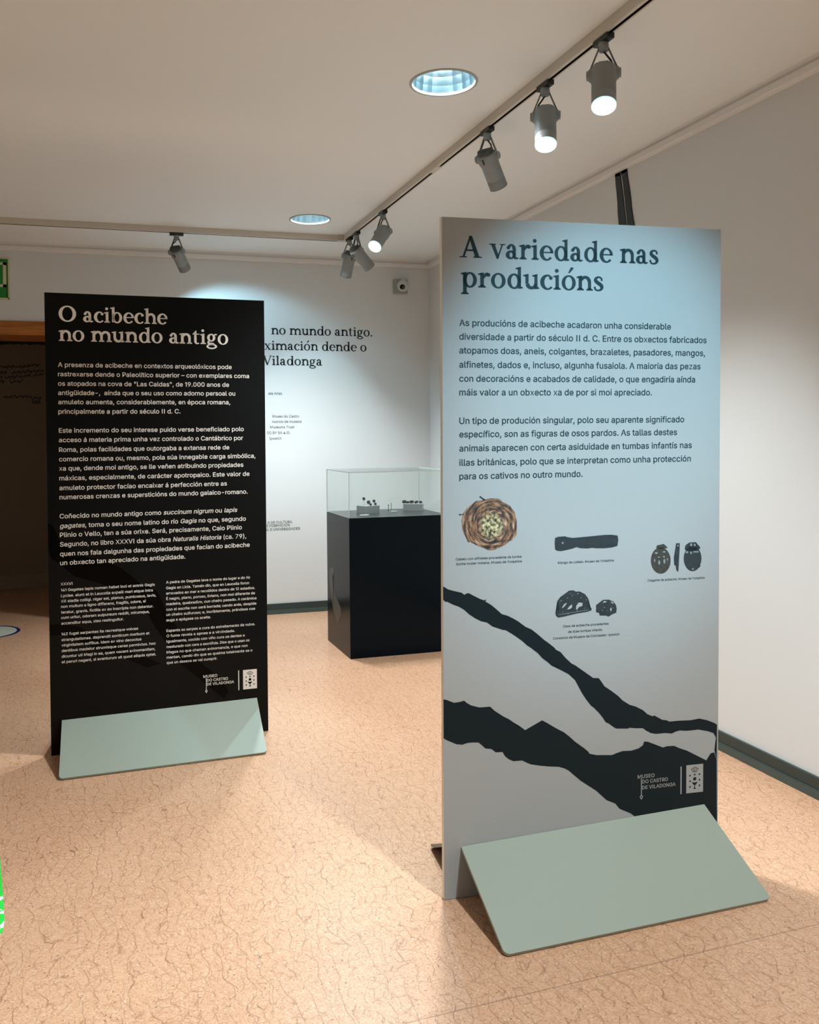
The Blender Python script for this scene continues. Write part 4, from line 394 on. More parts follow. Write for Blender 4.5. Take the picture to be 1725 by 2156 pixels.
 'h': '205;67,139 63,128 61,113 61,-4 22,-4 22,259 61,259 61,139 44,139 58,169 73,185 92,194 114,197 133,195 150,188 164,177 174,162 181,143 183,120 183,-4 144,-4 144,117 141,136 133,149 121,157 105,160 93,159 83,155 74,148;4 6 5|4 8 6|8 9 6|9 7 6|11 13 12|11 14 13|10 14 11|10 15 14|9 15 10|9 16 15|7 27 9|27 26 9|26 25 9|25 16 9|25 24 16|24 17 16|23 17 24|7 28 27|22 17 23|7 0 28|22 18 17|4 7 8|4 1 7|1 0 7|21 18 22|4 2 1|21 19 18|20 19 21|4 3 2',
 'i': '83;60,224 52,219 42,217 32,219 24,224 18,232 16,242 18,251 24,259 32,265 42,266 52,265 60,259 66,251 68,242 66,232 61,-4 22,-4 22,194 61,194;17 19 18|17 16 19|9 11 10|9 12 11|8 12 9|8 13 12|7 13 8|6 13 7|6 14 13|5 14 6|5 15 14|4 15 5|4 0 15|3 0 4|3 1 0|2 1 3',
 'k': '190;90,95 50,58 50,110 58,110 140,194 191,194 94,95 61,-4 22,-4 22,259 61,259 195,-4 145,-4 68,93 96,121;8 10 9|8 2 10|2 3 10|3 7 10|3 5 4|3 14 5|14 6 5|3 13 14|6 11 14|8 1 2|7 13 3|1 6 0|1 11 6|7 12 13|8 11 1|7 11 8|12 11 7',
 'l': '95;81,-5 76,-5 69,-6 49,-3 34,7 25,22 22,42 22,259 61,259 61,49 62,39 64,34 67,32 73,30 77,31 80,31 82,31 88,32 96,-2 87,-4;6 8 7|6 9 8|6 10 9|5 10 6|5 11 10|5 12 11|16 18 17|5 13 12|15 18 16|14 18 15|13 18 14|5 18 13|4 18 5|3 18 4|3 19 18|2 19 3|2 0 19|2 1 0',
 'm': '305;61,-4 22,-4 22,194 60,194 61,143 47,143 55,164 63,176 73,185 84,192 97,196 110,198 130,194 147,184 158,168 167,143 150,143 157,162 165,175 176,184 189,192 203,196 218,198 235,196 251,190 264,180 274,166 281,149 283,128 283,-4 243,-4 243,126 241,143 233,153 222,159 209,161 198,159 189,156 182,150 177,143 173,134 172,123 172,-4 133,-4 133,129 130,142 123,152 113,159 100,161 90,160 81,156 73,150 67,142 63,132 61,119;10 12 11|21 23 22|9 12 10|20 23 21|20 24 23|9 13 12|1 5 2|5 3 2|5 6 3|6 4 3|8 13 9|19 24 20|19 25 24|7 13 8|18 25 19|7 14 13|18 26 25|6 14 7|17 26 18|6 17 14|17 15 14|17 35 26|35 34 26|34 27 26|4 50 6|50 49 6|49 48 6|48 17 6|48 47 17|47 16 17|15 37 17|37 36 17|36 35 17|33 27 34|46 16 47|4 51 50|15 38 37|32 27 33|45 16 46|15 39 38|4 52 51|32 28 27|1 4 5|1 53 4|53 52 4|15 40 39|45 15 16|45 40 15|31 28 32|44 40 45|44 41 40|1 54 53|43 41 44|31 29 28|30 29 31|43 42 41|1 0 54',
 'n': '205;67,139 63,128 61,113 61,-4 22,-4 22,194 60,194 61,139 44,139 58,169 73,185 92,194 114,197 133,195 150,188 164,177 174,162 181,143 183,120 183,-4 144,-4 144,117 141,136 133,149 121,157 105,160 93,159 83,155 74,148;11 13 12|11 14 13|4 8 5|8 6 5|8 9 6|9 7 6|10 14 11|10 15 14|9 15 10|9 16 15|7 27 9|27 26 9|26 25 9|25 16 9|25 24 16|24 17 16|23 17 24|7 28 27|22 17 23|7 0 28|22 18 17|4 7 8|4 1 7|1 0 7|21 18 22|4 2 1|21 19 18|20 19 21|4 3 2',
 'o': '208;152,4 129,-5 104,-9 78,-5 56,4 38,20 24,40 15,65 13,94 15,122 24,148 38,168 56,184 78,194 104,197 129,194 152,184 170,168 184,148 192,122 195,94 192,65 184,41 170,20 75,37 88,30 104,28 120,30 132,37 142,47 149,60 154,76 155,94 154,111 149,127 142,141 132,151 120,158 104,160 88,158 75,151 66,141 58,127 54,111 53,94 54,76 58,60 66,47;13 15 14|13 16 15|12 16 13|12 17 16|11 17 12|11 38 17|38 37 17|37 18 17|10 39 11|39 38 11|10 40 39|36 18 37|10 41 40|35 18 36|9 41 10|35 19 18|9 42 41|34 19 35|9 43 42|33 19 34|8 43 9|33 20 19|8 44 43|32 20 33|8 45 44|31 20 32|31 21 20|7 45 8|7 46 45|30 21 31|30 22 21|6 46 7|29 22 30|6 47 46|28 22 29|6 24 47|28 23 22|5 24 6|27 23 28|5 25 24|26 23 27|5 26 25|5 23 26|4 23 5|4 0 23|3 0 4|3 1 0|2 1 3',
 'p': '212;61,-76 22,-76 22,194 60,194 60,164 57,164 60,168 65,176 73,184 84,190 97,195 115,197 138,194 159,184 176,169 189,148 197,123 200,94 197,65 189,40 176,20 159,4 138,-5 115,-9 98,-7 84,-2 74,5 66,13 60,20 57,25 61,25 84,36 96,30 110,28 125,30 137,36 147,47 154,60 158,76 160,95 158,113 154,129 147,142 137,152 125,158 110,160 95,158 83,152 74,143 67,130 62,114 61,95 62,76 67,59 74,46;10 12 11|9 12 10|1 3 2|1 5 3|5 6 3|6 4 3|9 13 12|8 13 9|8 14 13|7 14 8|6 14 7|6 44 14|44 15 14|4 45 6|45 44 6|1 4 5|1 50 4|50 49 4|49 48 4|48 47 4|47 46 4|46 45 4|43 15 44|42 15 43|42 16 15|41 16 42|40 16 41|40 17 16|1 51 50|39 17 40|1 52 51|38 17 39|38 18 17|37 18 38|1 53 52|37 19 18|36 19 37|1 29 53|29 54 53|35 19 36|29 31 54|35 20 19|34 20 35|29 32 31|33 20 34|29 33 32|29 30 33|30 20 33|1 28 29|0 27 30|27 20 30|1 27 28|27 21 20|1 0 27|26 21 27|25 21 26|25 22 21|24 22 25|24 23 22',
 'q': '212;190,194 190,-76 151,-76 151,25 156,25 153,20 147,13 139,5 128,-2 115,-7 98,-9 74,-5 53,4 36,20 23,40 15,65 13,94 15,123 23,148 36,169 53,184 74,194 98,197 115,195 128,190 139,184 147,176 153,168 156,164 152,164 152,194 75,36 87,30 102,28 117,30 129,36 138,46 145,59 150,76 151,95 150,114 146,130 139,143 129,152 117,158 102,160 87,158 75,152 65,142 58,129 54,113 53,95 54,76 58,60 66,47;21 23 22|21 24 23|29 27 30|27 0 30|27 28 0|28 1 0|20 24 21|20 25 24|19 25 20|19 26 25|19 27 26|18 46 19|46 27 19|46 45 27|45 29 27|45 28 29|45 44 28|44 43 28|43 42 28|42 41 28|41 40 28|40 1 28|18 47 46|18 48 47|17 48 18|17 49 48|17 50 49|16 50 17|39 1 40|16 51 50|38 1 39|16 52 51|15 52 16|15 53 52|37 1 38|14 53 15|14 54 53|36 4 37|4 1 37|14 31 54|35 4 36|13 31 14|13 32 31|34 4 35|13 33 32|33 4 34|13 3 33|3 4 33|13 6 3|6 2 3|5 1 4|6 1 5|12 6 13|12 7 6|2 1 6|12 8 7|11 8 12|11 9 8|10 9 11',
 'r': '130;61,-4 22,-4 22,194 60,194 60,165 55,165 61,176 74,187 89,195 106,197 110,197 115,197 119,197 126,196 126,156 119,157 114,158 109,158 104,158 92,157 82,153 73,147 67,139 63,130 61,118;8 10 9|8 11 10|8 12 11|8 13 12|8 14 13|7 14 8|1 3 2|1 5 3|5 4 3|6 14 7|5 16 6|16 15 6|15 14 6|1 23 5|23 22 5|22 21 5|21 20 5|20 19 5|19 18 5|18 17 5|17 16 5|1 24 23|1 0 24',
 's': '182;132,-1 113,-7 91,-9 72,-7 54,-3 40,5 27,16 19,30 12,50 50,58 56,42 65,34 76,29 91,27 107,29 120,35 127,43 129,52 128,59 124,65 116,69 105,73 73,81 50,89 33,101 22,117 19,137 21,154 29,168 41,180 56,189 74,195 94,197 112,195 129,190 142,183 153,172 161,160 168,142 131,133 125,146 118,154 108,160 94,162 79,160 68,155 61,147 59,138 60,131 65,125 74,120 87,116 116,109 139,101 156,89 167,73 170,53 168,36 160,21 148,8;31 33 32|31 34 33|30 34 31|30 35 34|29 35 30|29 36 35|28 36 29|28 37 36|27 43 28|43 37 28|27 44 43|42 37 43|42 38 37|27 45 44|41 38 42|27 46 45|40 38 41|26 46 27|26 47 46|39 38 40|26 48 47|25 48 26|25 49 48|25 50 49|25 51 50|24 51 25|24 52 51|24 53 52|24 54 53|23 54 24|23 55 54|22 55 23|21 55 22|20 55 21|20 56 55|19 56 20|18 56 19|17 56 18|8 10 9|17 57 56|16 57 17|7 10 8|15 57 16|7 11 10|15 58 57|14 58 15|7 12 11|6 12 7|13 58 14|6 13 12|6 58 13|6 59 58|5 59 6|5 0 59|4 0 5|4 1 0|3 1 4|3 2 1',
 't': '114;-1,194 106,194 106,159 -1,159 28,46 28,240 67,240 67,49 69,39 71,34 76,31 85,29 88,30 92,30 96,31 104,32 112,-2 103,-5 96,-6 90,-6 84,-7 61,-3 43,7 32,24;4 6 5|4 7 6|3 1 0|3 2 1|4 8 7|23 8 4|23 9 8|23 10 9|14 16 15|23 11 10|13 16 14|12 16 13|11 16 12|23 16 11|22 16 23|21 16 22|21 17 16|20 17 21|20 18 17|20 19 18',
 'u': '205;131,5 112,-4 91,-7 72,-5 55,1 41,12 31,27 24,46 22,69 22,194 61,194 61,72 64,54 72,41 84,32 100,30 112,31 122,35 131,41 138,51 142,62 144,77 144,194 183,194 183,-4 145,-4 145,50 161,50 147,21;8 10 9|8 11 10|21 23 22|21 27 23|27 24 23|20 27 21|8 12 11|7 12 8|19 27 20|7 13 12|18 26 19|26 27 19|18 25 26|28 24 27|6 13 7|17 25 18|6 14 13|16 25 17|6 15 14|15 25 16|6 0 15|0 25 15|5 0 6|0 24 28|4 0 5|4 1 0|25 24 0|3 1 4|3 2 1',
 'v': '195;116,-4 78,-4 2,194 45,194 87,79 93,62 98,45 102,28 109,6 86,6 93,28 97,45 102,62 108,79 149,194 192,194;1 3 2|1 4 3|13 15 14|13 0 15|1 5 4|12 0 13|1 11 5|11 6 5|11 6 12|6 0 12|7 0 6|1 10 11|1 9 10|8 0 7|1 8 9|1 0 8',
 'w': '284;103,-4 65,-4 5,194 47,194 71,108 76,90 81,69 87,47 93,16 77,16 83,46 88,68 94,89 99,108 123,194 162,194 185,108 190,89 195,69 200,46 207,16 190,16 197,46 202,69 207,89 212,108 237,194 278,194 218,-4 181,-4 155,85 152,98 148,111 144,125 141,139 137,153 133,173 151,173 146,153 143,139 139,125 136,111 132,98 128,85;1 3 2|1 4 3|13 36 14|36 15 14|36 37 15|37 16 15|25 27 26|25 28 27|13 35 36|38 16 37|39 16 38|13 34 35|40 33 39|33 16 39|13 40 34|40 33 34|32 16 33|13 41 40|31 16 32|13 42 41|1 5 4|24 28 25|12 42 13|31 17 16|30 17 31|12 43 42|1 6 5|30 18 17|23 28 24|11 43 12|29 18 30|11 0 43|1 10 6|10 7 6|29 22 18|22 19 18|22 19 23|19 28 23|10 7 11|7 0 11|8 0 7|20 28 19|29 21 22|1 9 10|1 8 9|1 0 8|29 20 21|29 28 20',
 'x': '189;10,0 86,109 86,86 14,190 50,190 74,153 82,139 90,127 97,115 104,103 88,103 95,115 101,127 108,139 117,153 141,190 176,190 104,84 104,107 179,0 143,0 115,43 107,56 100,68 93,80 86,91 102,91 95,80 89,68 82,56 74,43 46,0;2 4 3|2 5 4|14 16 15|14 17 16|2 6 5|13 17 14|2 1 6|1 7 6|12 18 13|18 17 13|1 11 7|11 8 7|11 8 12|8 18 12|1 10 11|9 18 8|0 10 1|9 19 18|0 25 10|25 9 10|25 26 9|26 19 9|0 24 25|27 19 26|0 28 24|28 23 24|28 23 27|23 19 27|0 29 28|22 19 23|0 30 29|21 19 22|0 31 30|20 19 21',
 'y': '195;32,-76 26,-75 18,-72 27,-38 36,-39 44,-40 51,-40 57,-38 62,-34 67,-27 71,-16 76,-1 2,194 45,194 87,79 93,62 98,45 102,28 109,6 86,6 92,28 97,45 102,62 108,79 149,194 192,194 106,-31 100,-45 92,-56 82,-66 71,-72 59,-76 46,-77 38,-77;11 13 12|11 14 13|23 25 24|23 18 25|18 26 25|11 15 14|22 18 23|21 16 22|16 18 22|11 21 15|21 16 15|11 20 21|17 18 16|11 19 20|11 18 19|11 26 18|10 26 11|9 26 10|8 26 9|8 27 26|7 27 8|2 4 3|6 27 7|2 5 4|5 27 6|2 27 5|2 28 27|2 29 28|2 30 29|2 31 30|1 31 2|0 31 1|0 32 31|33 32 0',
 'z': '190;21,0 21,23 127,160 127,161 24,161 24,190 166,190 166,165 63,30 63,28 169,28 169,0;4 6 5|4 7 6|4 3 7|3 2 7|2 8 7|1 8 2|1 9 8|1 10 9|1 11 10|0 11 1',
 'É': '209;123,275 88,275 116,334 162,334 192,-4 26,-4 26,259 191,259 191,221 67,221 67,147 182,147 182,110 67,110 67,33 192,33;5 9 6|9 7 6|9 8 7|5 10 9|5 13 10|13 11 10|13 12 11|5 14 13|5 15 14|5 4 15|1 3 2|1 0 3',
 'Ó': '267;148,275 113,275 141,334 186,334 194,9 166,-4 133,-8 101,-4 73,9 49,29 31,56 19,89 16,127 19,166 31,199 49,226 73,246 101,258 133,262 166,258 194,246 218,226 236,199 247,165 251,127 247,89 236,56 218,29 95,42 113,34 133,31 154,34 172,42 188,55 200,74 208,98 211,127 208,156 200,180 188,199 172,213 154,221 133,223 113,221 95,212 79,199 67,180 59,156 56,127 59,98 67,74 79,55;17 19 18|16 19 17|16 20 19|15 20 16|15 21 20|14 43 15|43 42 15|42 21 15|42 41 21|41 22 21|40 22 41|14 44 43|39 22 40|14 45 44|38 22 39|14 46 45|13 46 14|38 23 22|37 23 38|13 47 46|12 47 13|37 24 23|36 24 37|12 48 47|35 24 36|12 49 48|35 25 24|11 49 12|11 50 49|34 25 35|34 26 25|10 50 11|10 51 50|33 26 34|33 27 26|9 51 10|9 28 51|32 27 33|9 29 28|31 27 32|9 30 29|30 27 31|9 27 30|9 4 27|8 4 9|8 5 4|7 5 8|7 6 5|1 3 2|1 0 3',
 'á': '195;109,210 74,210 102,269 147,269 109,-4 96,-8 80,-9 62,-7 45,-2 31,7 20,20 13,35 11,54 12,70 18,83 26,93 36,100 49,106 62,110 75,112 88,114 104,116 116,118 125,119 130,121 132,124 133,128 132,138 129,146 125,152 118,157 109,160 98,161 86,160 76,157 68,153 62,147 57,141 52,132 14,143 25,164 36,176 50,186 65,192 81,196 97,197 108,196 121,194 133,190 145,184 156,175 165,162 171,146 173,126 173,-4 134,-4 134,21 139,21 136,17 129,9 120,2 67,30 75,28 85,27 100,29 112,33 121,40 128,49 132,59 133,69 133,86 137,89 131,87 124,85 116,83 108,82 101,81 94,80 88,80 78,78 69,75 61,71 55,67 52,61 50,52 52,45 55,39 60,34;44 46 45|44 47 46|43 47 44|43 48 47|42 48 43|42 49 48|41 49 42|41 50 49|40 50 41|40 51 50|39 33 40|33 32 40|32 51 40|32 31 51|31 52 51|39 34 33|30 52 31|39 35 34|29 52 30|39 36 35|28 52 29|39 37 36|27 52 28|27 53 52|38 37 39|26 53 27|25 53 26|25 54 53|24 54 25|23 71 24|71 54 24|22 71 23|21 71 22|20 71 21|19 71 20|18 71 19|17 71 18|16 71 17|15 71 16|14 71 15|14 72 71|70 54 71|14 73 72|69 54 70|14 74 73|14 75 74|13 75 14|13 77 75|77 76 75|13 78 77|13 79 78|13 80 79|13 81 80|13 82 81|12 82 13|68 54 69|12 83 82|12 84 83|67 54 68|11 84 12|11 85 84|66 54 67|11 86 85|65 57 66|57 54 66|11 87 86|10 87 11|10 61 87|64 57 65|10 62 61|63 57 64|10 63 62|10 56 63|56 57 63|10 59 56|59 55 56|58 54 57|9 59 10|59 54 58|9 60 59|55 54 59|8 60 9|8 4 60|7 4 8|7 5 4|6 5 7|1 3 2|1 0 3',
 'é': '202;116,210 81,210 109,269 155,269 143,-2 125,-7 106,-9 79,-5 56,4 37,20 24,40 15,65 13,93 15,122 24,147 37,168 55,183 77,193 102,197 119,195 134,191 149,184 163,174 174,160 183,143 188,122 190,97 190,80 33,80 33,115 184,115 151,93 149,118 145,132 138,144 129,153 117,159 103,161 88,159 76,153 66,144 59,133 54,120 52,105 52,89 54,70 59,55 67,43 78,35 91,29 106,28 116,28 125,31 133,34 139,40 145,46 150,58 189,49 181,29 171,17 158,6;17 19 18|17 20 19|16 20 17|16 21 20|16 22 21|15 22 16|15 23 22|14 38 15|38 37 15|37 23 15|36 23 37|36 24 23|35 24 36|14 39 38|34 24 35|14 40 39|13 40 14|33 24 34|13 41 40|33 25 24|13 42 41|32 25 33|12 29 13|29 42 13|32 30 25|30 26 25|29 43 42|31 30 32|12 28 29|43 30 29|43 26 30|44 26 43|44 27 26|11 28 12|45 27 44|11 45 28|45 27 28|11 46 45|10 46 11|55 57 56|10 47 46|55 58 57|54 58 55|10 48 47|9 48 10|53 58 54|9 49 48|52 58 53|51 58 52|9 50 49|51 59 58|50 59 51|9 59 50|8 59 9|8 60 59|8 4 60|7 4 8|7 5 4|6 5 7|1 3 2|1 0 3',
 'í': '83;56,210 21,210 49,269 95,269 61,-4 22,-4 22,194 61,194;5 7 6|5 4 7|1 3 2|1 0 3',
 'ñ': '205;148,230 138,221 125,219 118,219 111,221 105,223 99,226 94,229 89,231 86,232 84,233 82,232 81,231 79,227 78,219 48,219 51,239 56,252 66,261 80,264 88,263 94,261 100,259 105,256 110,253 115,251 118,250 121,249 123,250 124,251 126,254 127,263 157,263 154,243 67,139 63,128 61,113 61,-4 22,-4 22,194 60,194 61,139 44,139 58,169 73,185 92,194 114,197 133,195 150,188 164,177 174,162 181,143 183,120 183,-4 144,-4 144,117 141,136 133,149 121,157 105,160 93,159 83,155 74,148;45 47 46|45 48 47|38 42 39|42 40 39|42 43 40|43 41 40|44 48 45|44 49 48|43 49 44|43 50 49|41 61 43|61 60 43|60 59 43|59 50 43|59 58 50|58 51 50|57 51 58|41 62 61|56 51 57|41 34 62|56 52 51|38 41 42|38 35 41|35 34 41|55 52 56|38 36 35|55 53 52|54 53 55|38 37 36|18 20 19|18 21 20|30 32 31|30 33 32|18 22 21|17 22 18|17 23 22|17 24 23|29 33 30|17 25 24|16 25 17|16 26 25|28 33 29|27 33 28|16 27 26|16 33 27|16 0 33|15 11 16|11 10 16|10 0 16|9 0 10|8 0 9|15 12 11|7 0 8|15 13 12|7 1 0|6 1 7|15 14 13|5 1 6|4 1 5|4 2 1|3 2 4',
 'ó': '208;118,210 83,210 111,269 157,269 152,4 129,-5 104,-9 78,-5 56,4 38,20 24,40 15,65 13,94 15,122 24,148 38,168 56,184 78,194 104,197 129,194 152,184 170,168 184,148 192,122 195,94 192,65 184,41 170,20 75,37 88,30 104,28 120,30 132,37 142,47 149,60 154,76 155,94 154,111 149,127 142,141 132,151 120,158 104,160 88,158 75,151 66,141 58,127 54,111 53,94 54,76 58,60 66,47;17 19 18|17 20 19|16 20 17|16 21 20|15 21 16|15 42 21|42 41 21|41 22 21|14 43 15|43 42 15|14 44 43|40 22 41|14 45 44|39 22 40|13 45 14|39 23 22|13 46 45|38 23 39|13 47 46|37 23 38|12 47 13|37 24 23|12 48 47|36 24 37|12 49 48|35 24 36|35 25 24|11 49 12|11 50 49|34 25 35|34 26 25|10 50 11|33 26 34|10 51 50|32 26 33|10 28 51|32 27 26|9 28 10|31 27 32|9 29 28|30 27 31|9 30 29|9 27 30|8 27 9|8 4 27|7 4 8|7 5 4|6 5 7|1 3 2|1 0 3',
 'ú': '205;116,210 82,210 110,269 155,269 131,5 112,-4 91,-7 72,-5 55,1 41,12 31,27 24,46 22,69 22,194 61,194 61,72 64,54 72,41 84,32 100,30 112,31 122,35 131,41 138,51 142,62 144,77 144,194 183,194 183,-4 145,-4 145,50 161,50 147,21;12 14 13|12 15 14|25 27 26|25 31 27|31 28 27|24 31 25|12 16 15|11 16 12|23 31 24|11 17 16|22 30 23|30 31 23|22 29 30|32 28 31|10 17 11|21 29 22|10 18 17|20 29 21|10 19 18|19 29 20|10 4 19|4 29 19|9 4 10|4 28 32|8 4 9|8 5 4|29 28 4|7 5 8|7 6 5|1 3 2|1 0 3',
 'ü': '205;84,224 76,219 67,217 57,219 49,224 44,232 42,242 44,251 49,259 57,264 67,266 76,264 84,259 89,251 91,242 89,232 131,5 112,-4 91,-7 72,-5 55,1 41,12 31,27 24,46 22,69 22,194 61,194 61,72 64,54 72,41 84,32 100,30 112,31 122,35 131,41 138,51 142,62 144,77 144,194 183,194 183,-4 145,-4 145,50 161,50 147,21 156,224 148,219 138,217 129,219 121,224 115,232 114,242 115,251 121,259 129,264 138,266 148,264 156,259 161,251 163,242 161,232;24 26 25|24 27 26|37 39 38|37 43 39|43 40 39|36 43 37|24 28 27|23 28 24|35 43 36|23 29 28|34 42 35|42 43 35|34 41 42|44 40 43|22 29 23|33 41 34|22 30 29|32 41 33|22 31 30|31 41 32|22 16 31|16 41 31|21 16 22|16 40 44|20 16 21|20 17 16|41 40 16|19 17 20|19 18 17|54 56 55|53 56 54|53 57 56|52 57 53|52 58 57|51 58 52|51 59 58|50 59 51|50 60 59|50 45 60|49 45 50|49 46 45|48 46 49|48 47 46|9 11 10|8 11 9|8 12 11|7 12 8|7 13 12|6 13 7|6 14 13|5 14 6|5 15 14|5 0 15|4 0 5|4 1 0|3 1 4|3 2 1',
 '–': '175;-4,127 179,127 179,89 -4,89;3 1 0|3 2 1',
 ' ': '94;;'}

_gl = {}
def gl(c):
    if c not in _gl:
        a, v, f = GLYPHS.get(c, GLYPHS[' ']).split(';')
        _gl[c] = (int(a), [tuple(map(int, p.split(','))) for p in v.split()], [tuple(map(int, q.split())) for q in f.split('|') if q])
    return _gl[c]
def sans(name, lines, cap, m, parent, y=-0.0005, align='fit'):
    """one mesh per line: (text, u_left, u_right, v_baseline); * * marks italics"""
    for s, u0, u1, v0 in lines:
        V, Fc = [], []; x = 0; it = 0.0; first = None
        for c in s:
            if c == '*': it = 0.2 - it; continue
            a, v, f = gl(c); b0 = len(V)
            if first is None and v: first = min(p[0] for p in v)
            V += [(p[0] + x + it * p[1], p[1]) for p in v]; Fc += [[b0 + k for k in q] for q in f]; x += a
        mn, mx = first, max(p[0] for p in V); sy = cap / 254.0
        sx = (u1 - u0) / (mx - mn) if align == 'fit' else sy
        x0 = u0 if align == 'fit' else u1 - (mx - mn) * sx
        bm = nb(); vs = [bm.verts.new((x0 + (p[0] - mn) * sx, y, v0 + p[1] * sy)) for p in V]
        for q in Fc:
            fc = bm.faces.new([vs[k] for k in q]); fc.normal_update()
            if fc.normal.y > 0: fc.normal_flip()
        me = bpy.data.meshes.new(name); bm.to_mesh(me); bm.free(); link(name, me, m, parent)

# serif lettering drawn here; unit = x-height
def arc(cx, cy, rx, ry, ix, iy, a0, a1, icx=None, icy=None, n=20):
    if ix > 0.07: ix -= 0.03; iy -= 0.032
    icx = cx if icx is None else icx; icy = cy if icy is None else icy
    out = []; P = []
    for i in range(n + 1):
        t = math.radians(a0 + (a1 - a0) * i / n); P.append(((cx + rx * math.cos(t), cy + ry * math.sin(t)), (icx + ix * math.cos(t), icy + iy * math.sin(t))))
    for (a, b), (c, d) in zip(P, P[1:]): out.append([a, c, d, b])
    return out
def stroke(pts, sub=5):
    pts = [(a, b, w + 0.03) for a, b, w in pts]
    # centre points with widths, smoothed
    Q = []
    n = len(pts)
    for i in range(n - 1):
        p0, p1, p2, p3 = pts[max(i - 1, 0)], pts[i], pts[i + 1], pts[min(i + 2, n - 1)]
        for k in range(sub):
            t = k / sub
            Q.append([0.5 * (2 * b + (c - a) * t + (2 * a - 5 * b + 4 * c - d) * t * t + (3 * b - a - 3 * c + d) * t ** 3) for a, b, c, d in zip(p0, p1, p2, p3)])
    Q.append(list(pts[-1])); E = []
    for i, (x, y, w) in enumerate(Q):
        a, b = Q[max(i - 1, 0)], Q[min(i + 1, len(Q) - 1)]; dx, dy = b[0] - a[0], b[1] - a[1]; L = math.hypot(dx, dy) or 1
        E.append(((x - dy / L * w / 2, y + dx / L * w / 2), (x + dy / L * w / 2, y - dx / L * w / 2)))
    return [[a, c, d, b] for (a, b), (c, d) in zip(E, E[1:])]
ST = 0.235
def foot_serif(x0, x1, y=0.0, l=0.13, r=0.13):
    return [rect(x0 - l, y, x1 + r, y + 0.095), [(x0 - l * 0.6, y + 0.095), (x1 + r * 0.6, y + 0.095), (x1, y + 0.18), (x0, y + 0.18)]]
def head(x0, y): return [[(x0 - 0.15, y - 0.12), (x0 + 0.02, y - 0.17), (x0 + ST, y + 0.02), (x0 + ST, y + 0.04), (x0 - 0.15, y - 0.05)]]
def glyph(c):
    g = []
    if c == 'i' or c == 'l':
        t = 1.0 if c == 'i' else 1.47
        g = [rect(.16, .05, .16 + ST, t)] + foot_serif(.16, .16 + ST) + head(.16, t)
        if c == 'i': g.append(circ(.25, 1.31, .135))
        return g, .56
    if c in 'nhmr':
        t = 1.47 if c == 'h' else 1.0
        g = [rect(.16, .05, .16 + ST, t)] + foot_serif(.16, .16 + ST) + head(.16, t)
        if c == 'r':
            g += arc(.60, .60, .30, .43, .20, .22, 70, 168, .62, .60) + [circ(.70, .88, .13)]
            return g, .84
        g += arc(.62, .62, .41, .41, .20, .25, 0, 160, .615, .60) + [rect(.815, .05, 1.03, .63)] + foot_serif(.815, 1.03, l=.11)
        if c == 'm':
            g += arc(1.27, .62, .41, .41, .20, .25, 0, 160, 1.265, .60) + [rect(1.465, .05, 1.68, .63)] + foot_serif(1.465, 1.68, l=.11)
            return g, 1.80
        return g, 1.15
    if c == 'u':
        g = [rect(.15, .35, .365, 1.0)] + head(.15, 1.0) + arc(.56, .38, .41, .41, .20, .27, 190, 355, .58, .42) + [rect(.76, .0, .975, 1.0)] + head(.76, 1.0)
        g += [[(.90, 0), (1.10, .03), (1.10, .09), (.975, .16), (.90, .16)]]
        return g, 1.13
    if c in 'oó':
        g = arc(.52, .5, .49, .535, .275, .455, 0, 360, n=36)
        if c == 'ó': g += [[(.47, 1.18), (.58, 1.18), (.85, 1.50), (.82, 1.58), (.66, 1.58)]]
        return g, 1.05
    if c == 'O': return arc(.80, .725, .76, .76, .48, .665, 0, 360, n=40), 1.62
    if c in 'bdpq':
        g = arc(.60, .5, .46, .535, .245, .44, 0, 360, n=36)
        if c == 'b': g += [rect(.15, .05, .15 + ST, 1.47)] + head(.15, 1.47); return g, 1.13
        if c == 'p': g += [rect(.15, -.45, .15 + ST, 1.0)] + head(.15, 1.0) + foot_serif(.15, .15 + ST, -.48); return g, 1.13
        g = [[(a - .06, b) for a, b in q] for q in g]
        g += [rect(.785, .0, 1.0, 1.47)] + head(.785, 1.47) + [[(.93, 0), (1.13, .03), (1.13, .09), (1.0, .16), (.93, .16)]]
        return g, 1.15
    if c == 'c':
        g = arc(.52, .5, .49, .535, .275, .44, 62, 318, .56, .5, n=28) + [circ(.76, .80, .125)]
        return g, .92
    if c == 'e':
        g = arc(.52, .5, .48, .535, .27, .44, 8, 322, .55, .5, n=30) + [rect(.24, .50, .985, .585)] + [[(.80, .50), (.995, .50), (.985, .62), (.80, .62)]]
        return g, 1.0
    if c == 'a':
        g = [rect(.53, .10, .745, .70)] + arc(.43, .68, .315, .35, .10, .235, 0, 150, .43, .69) + [circ(.22, .77, .12)]
        g += arc(.37, .28, .33, .30, .135, .20, 0, 360, .41, .28, n=24) + [[(.62, .0), (.80, -.02), (.94, .06), (.92, .11), (.745, .14), (.60, .14)]] + [[(.40, .50), (.60, .54), (.60, .62), (.36, .57)]]
        return g, .96
    if c == 's':
        g = stroke([(.64, .70, .10), (.60, .88, .09), (.44, .965, .09), (.25, .89, .15), (.20, .74, .20), (.31, .60, .22), (.47, .49, .23), (.61, .36, .22), (.64, .21, .19), (.54, .07, .12), (.36, .03, .09), (.20, .09, .09), (.13, .29, .10)])
        return g, .80
    if c == 't':
        g = [rect(.20, .20, .415, 1.0), rect(.04, .915, .68, 1.0), [(.04, .93), (.20, .93), (.415, 1.30), (.33, 1.30)], [(.20, .95), (.415, .95), (.415, 1.30), (.36, 1.30)]]
        g += arc(.47, .24, .27, .27, .055, .16, 180, 320, .47, .24)
        return g, .74
